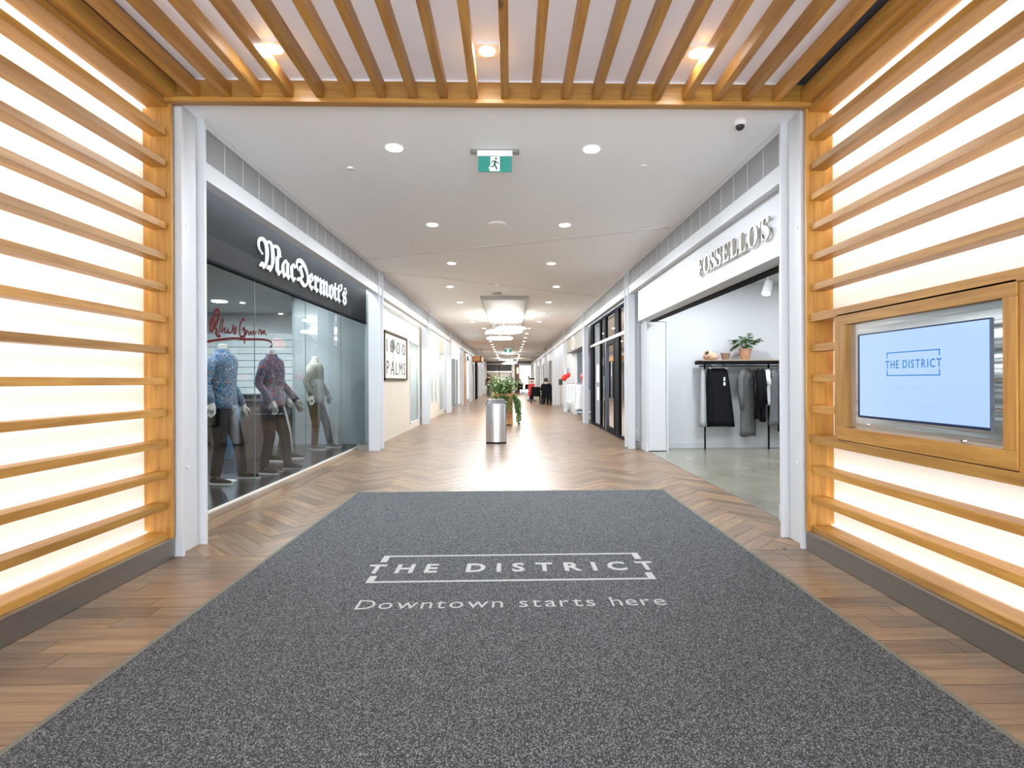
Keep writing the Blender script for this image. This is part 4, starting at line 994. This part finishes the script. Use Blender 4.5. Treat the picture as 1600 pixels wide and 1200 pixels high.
for k, yy in enumerate((36.4, 37.6)):
    b = bx('black_post', BLACK, (-2.40, yy, 0, -2.30, yy+.1, 2.95)); tag(b, ['nearer', 'further'][k]+' slim black post past the timber canopy', 'post')
idx = 7
for i in range(5, 8): white_front(-2.55, COLY[i]+.2, COLY[i+1]-.2, -1, idx=idx); idx += 1
struct(MB().box(-2.6, 50.2, 0, -2.5, YEND, 3.28).box(2.3, 50.2, 0, 2.4, YEND, 3.28).build('wall_end_returns', CREAM))

# ================================================================ right, second shop: black framed glass front
XB = 2.36
f = struct(MB().box(XB, 9.96, 2.86, XB+.1, 15.45, 2.97).build('wall_black_shop_head', WHITE))
wn = struct(bx('window_12', BLACK, (XB, 9.96, 0, XB+.06, 15.45, .07)))
for a, b_ in ((10.0, 10.10), (11.44, 11.89), (13.0, 13.30), (13.75, 13.86), (15.02, 15.45)): bx('frame_post', BLACK, (XB-.012, a, .0, XB+.07, b_, 2.86), wn)
bx('top_rail', BLACK, (XB-.01, 9.96, 2.80, XB+.06, 15.45, 2.86), wn)
bx('transom', mat('alu_transom', (.55, .55, .54), .35, metal=.6), (XB-.03, 9.96, 2.20, XB+.05, 15.45, 2.265), wn)
for i, (a, b_) in enumerate(((10.1, 11.44), (11.89, 13.0), (13.30, 13.75), (13.86, 15.02))):
    for p, q in ((.07, 2.20), (2.265, 2.80)): MB().tri((XB+.02, a, p), (XB+.02, b_, p), (XB+.02, b_, q), (XB+.02, a, q)).build('pane', GLASS, wn, org=(XB+.02, (a+b_)/2, (p+q)/2))
dr = struct(bx('door_2', mat('navy_black_metal', (.012, .025, .045), .3), (XB-.02, 12.92, .02, XB+.04, 13.02, 2.19)))
for b_ in ((XB-.02, 11.9, 2.09, XB+.04, 12.92, 2.19), (XB-.02, 11.9, .02, XB+.04, 12.92, .14), (XB-.02, 11.9, .14, XB+.04, 11.98, 2.09)): bx('door_frame', BLACK, b_, dr)
b = MB(); b.tube([(XB-.07, 12.86, .75), (XB-.07, 12.86, 1.35)], .014, 8); b.tube([(XB-.07, 12.86, .8), (XB-.02, 12.86, .8)], .008, 6); b.tube([(XB-.07, 12.86, 1.3), (XB-.02, 12.86, 1.3)], .008, 6); b.build('door_handle', STEELB, dr, org=(XB-.07, 12.86, 1.05))
o = tag(bx('paper_notice', PAPER, (XB+.008, 14.05, 1.2, XB+.012, 14.45, 1.68)), 'white notice taped inside the black framed glass', 'notice')
o = tag(bx('paper_notice', mat('faint_print', (.55, .56, .55), .7), (XB+.008, 14.05, .72, XB+.012, 14.45, 1.08)), 'faint grey opening hours below the white notice', 'notice')
INB = mat('pale_interior', (.58, .58, .56), .6)
struct(MB().box(XB+2.2, 9.96, 0, XB+2.3, 15.45, 3).box(XB+.1, 15.45, 0, XB+2.3, 15.55, 3).box(XB+.1, 9.86, 2.97, XB+2.3, 15.45, 3.05).build('wall_black_shop_interior', INB))
t = thing('shelf_unit', 'grey shelving seen inside the black framed shop', 'shelves', (4.3, 11, 0))
for z in (.4, .9, 1.4, 1.9): bx('shelf', GREYCL, (4.1, 10.3, z, 4.54, 12.2, z+.03), t)
for yy in (10.3, 11.25, 12.17): bx('upright', GREYCL, (4.12, yy, 0, 4.52, yy+.03, 2.1), t)
light('shop_lamp', 'AREA', (XB+1.1, 12.7, 2.9), 34, 1.0)
# ================================================================ right, third shop: grey sign, red logo, balloons
t = thing('shop_sign', 'deep grey sign box with red oval lit logo on the right', 'shop sign', (2.3, 18.3, 2.3))
bx('sign_box', GREYS, (2.21, 16.0, 2.30, 2.6, 20.75, 2.829), t)
def oval(xo, cy_, cz, ry_, rz_, th, m, nm, n_=28):
    b = MB(); b.prism([(cy_+math.cos(2*PI*i/n_)*ry_, cz+math.sin(2*PI*i/n_)*rz_) for i in range(n_)], xo, xo+th, 'x'); return b.build(nm, m, t, org=(xo, cy_, cz))
oval(2.195, 18.6, 2.575, .52, .215, .014, mat('logo_white', (.8, .8, .8), .4, emit=(1, .95, .9), es=.5), 'logo_plate')
oval(2.188, 18.6, 2.575, .45, .175, .006, NEONR, 'logo_disc')
struct(MB().box(2.42, 19.7, 0, 2.5, 21.15, 2.97).box(2.5, 21.1, 0, 4.6, 21.2, 3.0).box(4.6, 15.6, 0, 4.7, 21.2, 3.0).box(2.5, 15.6, 2.97, 4.6, 21.2, 3.05).box(2.6, 15.6, 2.5, 2.65, 19.7, 2.97).build('wall_balloon_shop', WHITE))
light('shop_lamp', 'AREA', (3.5, 18, 2.9), 28, 1.0)
o = tag(bx('dark_banner', mat('navy_print', (.04, .04, .09), .6, noise=.6, nscale=9), (2.57, 16.2, .95, 2.61, 18.2, 2.28), bevel=.004), 'dark patterned hanging banner at the balloon shop entrance', 'banner')
def balloon(x, yy, z, r, label, ztie):
    t = thing('balloon', label, 'balloon', (x, yy, ztie), group='red balloons at the shop on the right')
    b = MB(); b.lathe([(.01, z-r*1.15), (r*.4, z-r*.95), (r*.8, z-r*.45), (r, z), (r*.85, z+r*.55), (r*.5, z+r*.9), (.01, z+r*1.03)], x, yy, 18); b.build('envelope', REDB, t, org=(x, yy, z), smooth=True)
    b = MB(); b.tube([(x, yy, z-r*1.2), (x+.02, yy, ztie)], .004, 5); b.build('string', WHITE, t, org=(x, yy, z-r))
balloon(2.08, 20.3, 1.36, .12, 'red balloon on the far end of the white rack', 1.1); balloon(2.20, 20.1, 1.46, .10, 'small red balloon touching the far rack balloon', 1.1)
balloon(2.30, 16.4, 1.36, .13, 'red balloon by the third right column', 1.1)
def far_rack(name, label, x, ya, yb, garments, mats, hgt=1.15):
    t = thing(name, label, 'clothes rack', (x, (ya+yb)/2, 0))
    b = MB(); b.tube([(x, ya, 0.03), (x, ya, hgt), (x, yb, hgt), (x, yb, .03)], .015, 8); b.build('frame', STEELB, t, org=(x, ya, .5))
    for yy in (ya, yb): bx('foot', STEELB, (x-.22, yy-.02, 0, x+.22, yy+.02, .03), t)
    gr = random.Random(int(x*10))
    for k in range(garments):
        yy = ya+.12+(yb-ya-.24)*k/(garments-1); b = MB(); ln = gr.uniform(.55, .8)
        b.loft([[(x+math.cos(a_)*wd, yy+math.sin(a_)*.025*(1+.3*math.sin(5*a_)*u), hgt-.03-u*ln) for a_ in [2*PI*i/16 for i in range(16)]] for u, wd in ((0, .05), (.08, .19), (.4, .18), (1, .22))])
        o = b.build('hanging_garment', mats[k % len(mats)], None, org=(x, yy, hgt)); nm = ['white', 'speckled', 'pale'][k % 3]
        tag(o, '%s top, %s along the rack beneath the red balloons' % (nm, ordn(k)), 'clothes', 'tops on the balloon rack')
    return t
far_rack('clothes_rack', 'steel rack of white and speckled tops beneath the red balloons', 2.30, 16.8, 20.5, 12, [WHITECL, SPECK, PALECL])
t = thing('sale_table', 'low yellow-fronted table under the near red balloon', 'table', (2.55, 17.0, 0))
bx('table_top', PAPER, (2.66, 16.3, .62, 3.1, 17.5, .65), t)
bx('front', mat('mustard_panel', (.50, .40, .12), .6), (2.68, 16.35, .2, 3.06, 17.45, .6), t)
for yy in (16.33, 17.43):
    for x in (2.68, 3.04): bx('leg', STEELB, (x, yy, 0, x+.03, yy+.03, .62), t)
# bay 4 right: white recess with notice and hand sanitiser
struct(MB().box(2.55, 21.4, 0, 2.65, 26.9, 3.0).box(2.3, 26.85, 0, 2.6, 26.9, 3.0).build('wall_white_right', WHITE))
for k in range(11): struct(bx('wall_board', WHITE, (2.535, 21.45+k*.49, .14, 2.55, 21.45+(k+1)*.49-.015, 2.8)))
struct(bx('baseboard_right_far', GREYW, (2.53, 21.4, 0, 2.55, 26.85, .13)))
o = tag(bx('blue_notice', BLUE, (2.505, 23.0, 1.52, 2.53, 25.3, 1.80)), 'blue rectangular notice on the white wall above the sanitiser stand', 'notice')
t = thing('sanitiser_stand', 'dark hand sanitiser dispenser on a pole by the white wall', 'dispenser', (2.33, 24.5, 0))
b = MB(); b.tube([(2.33, 24.5, .02), (2.33, 24.5, 1.15)], .022, 8); b.lathe([(.15, 0), (.15, .02)], 2.33, 24.5, 20); b.build('pole', STEELB, t, org=(2.33, 24.5, .5))
bx('dispenser_box', mat('dark_green_plastic', (.02, .045, .03), .4), (2.25, 24.42, 1.05, 2.42, 24.58, 1.32), t, bevel=.01)
idx = 13
for i in range(4, 8): white_front(2.35, COLY[i]+.2, COLY[i+1]-.2, 1, idx=idx); idx += 1

# ================================================================ end of the mall
ye = YEND
e = struct(MB().box(-2.6, ye, 2.93, 2.4, ye+.3, ZC).box(-2.6, ye, 0, -2.35, ye+.3, 3).box(.15, ye-.02, 0, .42, ye+.3, 2.95).box(2.1, ye, 0, 2.4, ye+.3, 3).build('wall_end', WHITE))
bx('grille_band', mat('dark_grille', (.10, .095, .11), .5), (-2.35, ye-.02, 3.02, 2.1, ye, 3.20), e)
wn = struct(bx('window_18', BLACK, (-2.35, ye+.05, 0, .15, ye+.1, .1)))
for x in (-2.35, -1.13, .09): bx('frame_post', BLACK, (x, ye+.04, .0, x+.07, ye+.11, 2.93), wn)
bx('transom', STEELB, (-2.35, ye+.03, 2.14, .15, ye+.11, 2.24), wn)
bx('head_panel', mat('dark_head', (.03, .03, .035), .4, noise=.5, nscale=3), (-2.30, ye+.06, 2.26, .15, ye+.09, 2.92), wn)
for a, b_ in ((-2.28, -1.13), (-1.06, .09)): MB().tri((a, ye+.07, .1), (b_, ye+.07, .1), (b_, ye+.07, 2.14), (a, ye+.07, 2.14)).build('pane', GLASS, wn, org=((a+b_)/2, ye+.07, 1))
struct(bx('wall_end_shop', mat('tan_interior', (.42, .36, .30), .7), (-2.6, ye+3, 0, .3, ye+3.1, 3)))
struct(MB().box(-2.6, ye+.3, 3.0, 2.4, ye+8, 3.1).box(2.4, ye, 0, 2.5, ye+8, 3.1).box(-2.7, ye, 0, -2.6, ye+8, 3.1).box(.22, ye+.3, 0, .3, ye+4, 3.1).build('wall_cafe', mat('cafe_wall', (.12, .10, .09), .7)))
struct(bx('window_19', DAY, (.3, ye+7.9, .1, 2.4, ye+8, 2.9)))
for x in (1.05, 1.75): struct(bx('window_19_frame', BLACK, (x, ye+7.82, .1, x+.06, ye+7.89, 2.9)))
light('shop_lamp', 'AREA', (-1.1, ye+1.5, 2.9), 60, 1.0, col=(1, .9, .8))
# brick pier at the cafe
t = struct(MB().box(.44, ye+.4, 0, .95, ye+.9, 2.95).build('wall_brick_pier', MORTAR))
br = MB()
for r in range(36):
    for k in range(-1, 3):
        a = .44+k*.22+(r % 2)*.11; p, q = max(.44, a), min(.95, a+.21)
        if q-p > .03: br.box(p, ye+.385, r*.08+.01, q, ye+.4, r*.08+.075)
br.build('brick', BRICKM, t, kind='stuff')
t = thing('wall_lamp', 'glowing upright lamp on the brick pier at the end', 'lamp', (.78, ye+.36, 2.2)); b = MB(); b.tube([(.78, ye+.33, 2.0), (.78, ye+.33, 2.6)], .07, 10); b.build('shade', mat('warm_shade', (1, .8, .6), .5, emit=(1, .75, .5), es=2.5), t, org=(.78, ye+.33, 2.3)); bx('bracket', BLACK, (.76, ye+.32, 1.93, .80, ye+.39, 2.0), t)

# ================================================================ things standing in the mall
def waste_bin(loc):
    t = thing('waste_bin', 'tall square brushed steel bin with open black-rimmed top', 'bin', loc)
    x, yy, _ = loc; w_, d_, r_ = .205, .18, .035
    def rr_(w, d, z, r=r_, n_=6):
        pts = []
        for cx, cy, a0 in ((w-r, d-r, 0), (-w+r, d-r, PI/2), (-w+r, -d+r, PI), (w-r, -d+r, 1.5*PI)):
            for k in range(n_+1): a = a0+PI/2*k/n_; pts.append((x+cx+math.cos(a)*r, yy+cy+math.sin(a)*r, z))
        return pts
    b = MB(); b.loft([rr_(w_-.004, d_-.004, .0), rr_(w_-.004, d_-.004, .03)]); b.build('plinth', BLACK, t, org=(x, yy, 0))
    def bow(z):      # front and back sheets bow outwards a little
        o_ = rr_(w_, d_, z); out = []
        for i, p in enumerate(o_):
            out.append(p); q_ = o_[(i+1) % len(o_)]
            if abs(p[0]-q_[0]) > .2:
                for k in range(1, 12): u = k/12; sg = 1 if p[1] > yy else -1; out.append((p[0]+(q_[0]-p[0])*u, p[1]+sg*.028*math.sin(PI*u), z))
        return out
    b = MB(); b.loft([bow(.03), bow(.79)]); b.build('body', STEELB, t, org=(x, yy, .4), smooth=False)
    b = MB(); b.loft([rr_(w_+.003, d_+.003, .785), rr_(w_+.003, d_+.003, .80), rr_(w_-.045, d_-.045, .875), rr_(w_-.05, d_-.05, .875), rr_(w_-.055, d_-.055, .80)], cap=False); b.build('lid', mat('dark_steel_lid', (.12, .12, .12), .28, metal=.8), t, org=(x, yy, .8))
    b = MB(); b.loft([rr_(w_-.05, d_-.05, .70), rr_(w_-.05, d_-.05, .72)]); b.build('liner', BLACK, t, org=(x, yy, .7))
    b = MB(); b.tube([Vector(p) for p in rr_(w_-.047, d_-.047, .877)], .006, 6, closed=True); b.build('rim', STEELB, t, org=(x, yy, .877))
waste_bin((-.285, 10.79, 0))
# planter with mixed trailing plants behind the bin
t = thing('timber_planter', 'tall orange timber planter full of leafy plants behind the steel bin', 'planter', (-.22, 15.2, 0))
bx('inner_box', SOIL, (-.50, 14.93, .02, .04, 15.47, .86), t)
for k in range(5):
    z = .03+k*.175
    bx('board', PINEP, (-.53, 14.90, z, .07, 14.93, z+.168), t); bx('board', PINEP, (-.53, 15.47, z, .07, 15.50, z+.168), t)
    bx('board', PINEP, (-.53, 14.93, z, -.50, 15.47, z+.168), t); bx('board', PINEP, (.04, 14.93, z, .07, 15.47, z+.168), t)
for x, yy in ((-.53, 14.88), (.03, 14.88), (-.53, 15.48), (.03, 15.48)): bx('corner_post', PINEP, (x, yy, 0, x+.04, yy+.04, .92), t)
rr = random.Random(11); la, lb, sm = MB(), MB(), MB()
for k in range(90):
    an = rr.uniform(0, 2*PI); L_ = rr.uniform(.05, .40); p0 = Vector((-.23+rr.uniform(-.2, .2), 15.2+rr.uniform(-.2, .2), .86)); top = rr.uniform(.15, .55)
    p2 = p0+Vector((math.cos(an)*L_, math.sin(an)*L_, top)); p1 = p0.lerp(p2, .5)+Vector((0, 0, .07)); sm.tube([p0, p1, p2], .005, 5)
    for j in range(9):
        q = p0.lerp(p2, .25+.75*j/8)+Vector((rr.uniform(-.05, .05), rr.uniform(-.05, .05), rr.uniform(-.03, .05)))
        leafy(la if rr.random() < .5 else lb, q, (math.cos(an)+rr.uniform(-1, 1), math.sin(an)+rr.uniform(-1, 1), rr.uniform(-.4, .7)), rr.uniform(.08, .14), rr.uniform(.045, .07))
for k in range(64):      # trailing stems on the right and front
    x0 = rr.choice([.08, .08, .08, rr.uniform(-.5, .05)]); y0 = rr.uniform(14.86, 15.4) if x0 > .07 else 14.86; p = Vector((x0, y0, .90)); L_ = rr.uniform(.2, .85) if x0 > .07 else rr.uniform(.1, .6); pts = [p]
    for j in range(7): pts.append(p+Vector((.03+.14*math.sin(j/6*1.6)*rr.uniform(.6, 1.3) if x0 > .07 else rr.uniform(-.02, .02), rr.uniform(-.03, .03), -L_*(j+1)/7)))
    sm.tube(pts, .004, 5)
    for q in pts[1:]:
        for _ in range(3): leafy(la if rr.random() < .7 else lb, q, (rr.uniform(-1, 1), rr.uniform(-1, .4), rr.uniform(-.8, .3)), rr.uniform(.06, .09), .045)
sm.build('stems', LEAF, t, org=(-.22, 15.2, .9)); la.build('leaves', LEAF, t, org=(-.22, 15.2, .9), kind='stuff'); lb.build('pale_leaves', LEAFP, t, org=(-.22, 15.2, .9), kind='stuff')

# ---- people: one continuous skinned body each, clothes and hair as children
def skin(name, m, chain, parent, sub=1):
    """chain: {key: (pos, radius, parent key)}"""
    keys = list(chain); me = D.meshes.new(name)
    me.from_pydata([chain[k][0] for k in keys], [(keys.index(chain[k][2]), keys.index(k)) for k in keys if chain[k][2]], [])
    me.materials.append(m); o = D.objects.new(name, me); C.objects.link(o); o.parent = parent
    md = o.modifiers.new('skin', 'SKIN')
    for i, k in enumerate(keys): r = chain[k][1]; me.skin_vertices[0].data[i].radius = r if isinstance(r, tuple) else (r, r)
    me.skin_vertices[0].data[0].use_root = True
    md.use_smooth_shade = True; s_ = o.modifiers.new('sub', 'SUBSURF'); s_.levels = s_.render_levels = sub + (1 if name == 'body' else 0)
    return o
def person(label, loc, rz, top, bottom, hair, pose='stand', lean=0, hgt=1.0):
    t = thing('person', label, 'person', loc, rz)
    H = hgt; sit = pose == 'sit'; pz = (.55 if sit else .92)*H; fwd = lean
    c = {'pel': ((0, 0, pz), (.12, .15), None), 'wst': ((fwd*.3, 0, pz+.16*H), (.10, .13), 'pel'), 'chs': ((fwd*.7, 0, pz+.36*H), (.11, .15), 'wst'), 'nkb': ((fwd, 0, pz+.52*H), (.06, .07), 'chs'),
         'nck': ((fwd*1.1, 0, pz+.58*H), .05, 'nkb'), 'jaw': ((fwd*1.15+.02, 0, pz+.64*H), (.065, .06), 'nck'), 'hed': ((fwd*1.15+.01, 0, pz+.72*H), (.09, .078), 'jaw'), 'crn': ((fwd*1.15, 0, pz+.80*H), (.06, .055), 'hed')}
    sl, tr = {}, {}
    for n_, s in (('l', 1), ('r', -1)):
        if pose == 'stand': A = [(.0, .19, .48), (-.02, .25, .22), (.06, .26, -.02)]
        elif pose == 'walk': A = [(.0, .19, .48), (-.03*s, .24, .22), (.10*s, .24, .0)]
        else: A = [(fwd, .19, .47), (fwd+.05, .24, .22), (fwd+.27, .16, .18)]
        P = [(a, s*b, pz+z*H) for a, b, z in A]
        c['sh'+n_] = (P[0], .058, 'nkb'); c['el'+n_] = (P[1], .042, 'sh'+n_); c['wr'+n_] = (P[2], .028, 'el'+n_)
        d = (Vector(P[2])-Vector(P[1])).normalized(); pal = Vector(P[2])+d*.07; c['pm'+n_] = (tuple(pal), (.035, .018), 'wr'+n_)
        for q, (dx, ln) in enumerate(((-.026, .07), (-.009, .085), (.009, .08), (.026, .062))):
            k1 = 'f%d%s' % (q, n_); c[k1] = (tuple(pal+d*.035+Vector((dx, 0, 0))), .009, 'pm'+n_); c[k1+'t'] = (tuple(pal+d*(.035+ln)+Vector((dx, -s*.015, 0))), .007, k1)
        c['th'+n_] = (tuple(Vector(P[2])+d*.05+Vector((.045, 0, 0))), .010, 'wr'+n_)
        if sit: Lg = [(.02, .09, 0), (.42, .10, .0), (.40, .10, -.42)]
        elif pose == 'walk': Lg = [(0, .09, -.04), (.06+.09*s, .09, -.44), (-.02+.22*s, .09, -.85)]
        else: Lg = [(0, .09, -.04), (.02, .10, -.45), (0, .11, -.85)]
        Q = [(a, s*b, pz+z*H) for a, b, z in Lg]; Q[2] = (Q[2][0], Q[2][1], .07)
        c['hp'+n_] = (Q[0], .085, 'pel'); c['kn'+n_] = (Q[1], .058, 'hp'+n_); c['an'+n_] = (Q[2], .038, 'kn'+n_); c['to'+n_] = ((Q[2][0]+.15, Q[2][1], .035), (.035, .03), 'an'+n_)
        tr['hp'+n_] = (Q[0], .10, 'pel'); tr['kn'+n_] = (Q[1], .075, 'hp'+n_); tr['an'+n_] = (Q[2], .058, 'kn'+n_)
        sl['sh'+n_] = (P[0], .075, 'nkb'); sl['el'+n_] = (P[1], .060, 'sh'+n_); sl['wr'+n_] = (P[2], .045, 'el'+n_)
        M_ = MB(); x_, y_, _z = Q[2]
        M_.loft([[(x_+a, y_+w_*math.cos(th_), .0+max(0, math.sin(th_))*h_) for th_ in [PI*k/6 for k in range(7)]] for a, w_, h_ in ((-.07, .035, .09), (0, .045, .11), (.10, .048, .07), (.19, .03, .04))])
        M_.build('shoe', BLACK, t, org=Q[2], smooth=True, local=True)
    skin('body', SKIN, c, t)
    jk = {'pel': ((0, 0, pz-.02), (.145, .18), None), 'wst': (c['wst'][0], (.13, .165), 'pel'), 'chs': (c['chs'][0], (.135, .18), 'wst'), 'nkb': (c['nkb'][0], (.075, .09), 'chs')}; jk.update(sl)
    skin('jacket', top, jk, t)
    tk = {'pel': ((0, 0, pz), (.13, .165), None)}; tk.update(tr); skin('trousers', bottom, tk, t)
    hx, hy, hz = c['hed'][0]; b = MB()
    b.loft([ellring(hx-.02, 0, hz-.06, .085, .09, 16), ellring(hx-.022, 0, hz+.02, .100, .098, 16), ellring(hx-.012, 0, hz+.09, .090, .085, 16), ellring(hx-.005, 0, hz+.135, .045, .045, 16)])
    b.build('hair', hair, t, org=(hx, 0, hz), smooth=True, local=True)
    fm = MB()
    for s in (-1, 1): fm.tube([(hx+.085, s*.032, hz), (hx+.094, s*.032, hz)], .010, 8)
    fm.build('eyes', BLACK, t, org=(hx+.09, 0, hz), local=True)
    fm = MB(); fm.tube([(hx+.085, 0, hz), (hx+.112, 0, hz-.035), (hx+.09, 0, hz-.045)], [.008, .015, .008], 8)
    for s in (-1, 1): fm.tube([(hx, s*.088, hz+.015), (hx-.005, s*.096, hz-.01), (hx, s*.088, hz-.035)], .012, 6)
    fm.build('nose_and_ears', SKIN, t, org=(hx, 0, hz), smooth=True, local=True)
    fm = MB(); fm.tube([(hx+.088, -.022, hz-.068), (hx+.096, 0, hz-.070), (hx+.088, .022, hz-.068)], .005, 6); fm.build('mouth', MAROON, t, org=(hx, 0, hz), local=True)
    return t
person('person in maroon jacket walking away left of the leafy planter', (-1.60, 40.5, 0), PI/2, MAROON, DENIM, HAIR, 'walk')
# lounge chairs with black backs, two people seated on the right
def chair(label, loc, rz, m=BLKCL):
    t = thing('lounge_chair', label, 'chair', loc, rz)
    def lb(nm, m_, b_, bev=.0): o = MB().box(*b_).build(nm, m_, t, org=((b_[0]+b_[3])/2, (b_[1]+b_[4])/2, (b_[2]+b_[5])/2), local=True, bevel=bev); return o
    lb('seat', m, (-.24, -.26, .40, .26, .26, .48), .02)
    b = MB(); b.loft([[(-.25+dx+.02*math.cos(a_*2), yv, z) for dx, yv, a_ in ((-.03, -.25, 0), (.03, -.25, 0), (.05, 0, 1), (.03, .25, 0), (-.03, .25, 0), (-.05, 0, 1))] for z in (.42, .60, .80, .92)]); b.build('backrest', m, t, org=(-.25, 0, .7), local=True, bevel=.015)
    for x in (-.22, .22):
        for yy in (-.23, .23): o = MB(); o.tube([(x, yy, .40), (x*1.08, yy*1.05, 0)], [.022, .015], 8); o.build('leg', BLACK, t, org=(x, yy, .2), local=True)
    for s in (-1, 1): b = MB(); b.tube([(-.24, s*.27, .62), (.0, s*.29, .64), (.22, s*.28, .60), (.23, s*.26, .42)], .018, 8); b.build('armrest', BLACK, t, org=(0, s*.27, .6), local=True)
    return t
chair('black lounge chair with its back to us, right of the red kiosk', (1.86, 27.6, 0), PI/2)
chair('black lounge chair against the right wall in the seating corner', (2.02, 29.0, 0), PI/2)
chair('black lounge chair half hidden behind the seated person in black', (1.38, 28.9, 0), PI/2)
person('person in black coat seated with back turned, nearest of the lounge chairs', (1.86, 27.62, 0), PI/2, BLKCL, DENIM, HAIR, 'sit')
person('grey haired person in dark coat seated by the right wall', (2.02, 29.02, 0), PI/2, TROUS, DENIM, HAIRG, 'sit')
t = thing('red_kiosk', 'red and white upright vending kiosk beside the lounge chairs', 'kiosk', (1.30, 32.3, 0))
bx('base', mat('kiosk_grey', (.18, .2, .2), .5), (1.05, 32.1, 0, 1.60, 32.6, .12), t, bevel=.01)
bx('body', REDB, (1.10, 32.15, .35, 1.50, 32.55, 1.05), t, bevel=.01)
bx('header', PAPER, (1.10, 32.15, 1.05, 1.50, 32.55, 1.32), t, bevel=.01)
bx('cap', TROUS, (1.12, 32.2, 1.32, 1.48, 32.5, 1.42), t, bevel=.02)
bx('logo_patch', REDB, (1.24, 32.14, 1.13, 1.36, 32.149, 1.23), t)
bx('opening', BLACK, (1.18, 32.14, .12, 1.42, 32.5, .35), t)
# cafe seating beyond the end opening
def cafe_table(label, x, yy):
    t = thing('cafe_table', label, 'table', (x, yy, 0)); b = MB(); b.lathe([(.38, .72), (.38, .75)], x, yy, 20); b.build('table_top', BLACK, t, org=(x, yy, .73)); b = MB(); b.tube([(x, yy, 0.02), (x, yy, .72)], .03, 8); b.lathe([(.22, 0), (.22, .02)], x, yy, 16); b.build('pedestal', BLACK, t, org=(x, yy, .3))
cafe_table('round black cafe table past the end opening', 1.38, 54.0)
chair('black cafe chair in front of the brick pier', (1.02, 52.9, 0), PI/2); chair('black cafe chair right of the cafe table', (1.72, 52.9, 0), PI/2)
person('person in dark red top seated at the cafe table', (1.05, 54.1, 0), -PI/2, MAROON, DENIM, HAIR, 'sit')
person('person in dark coat standing in the bright cafe opening', (2.0, 57.0, 0), PI, DENIM, DENIM, HAIR, 'stand')
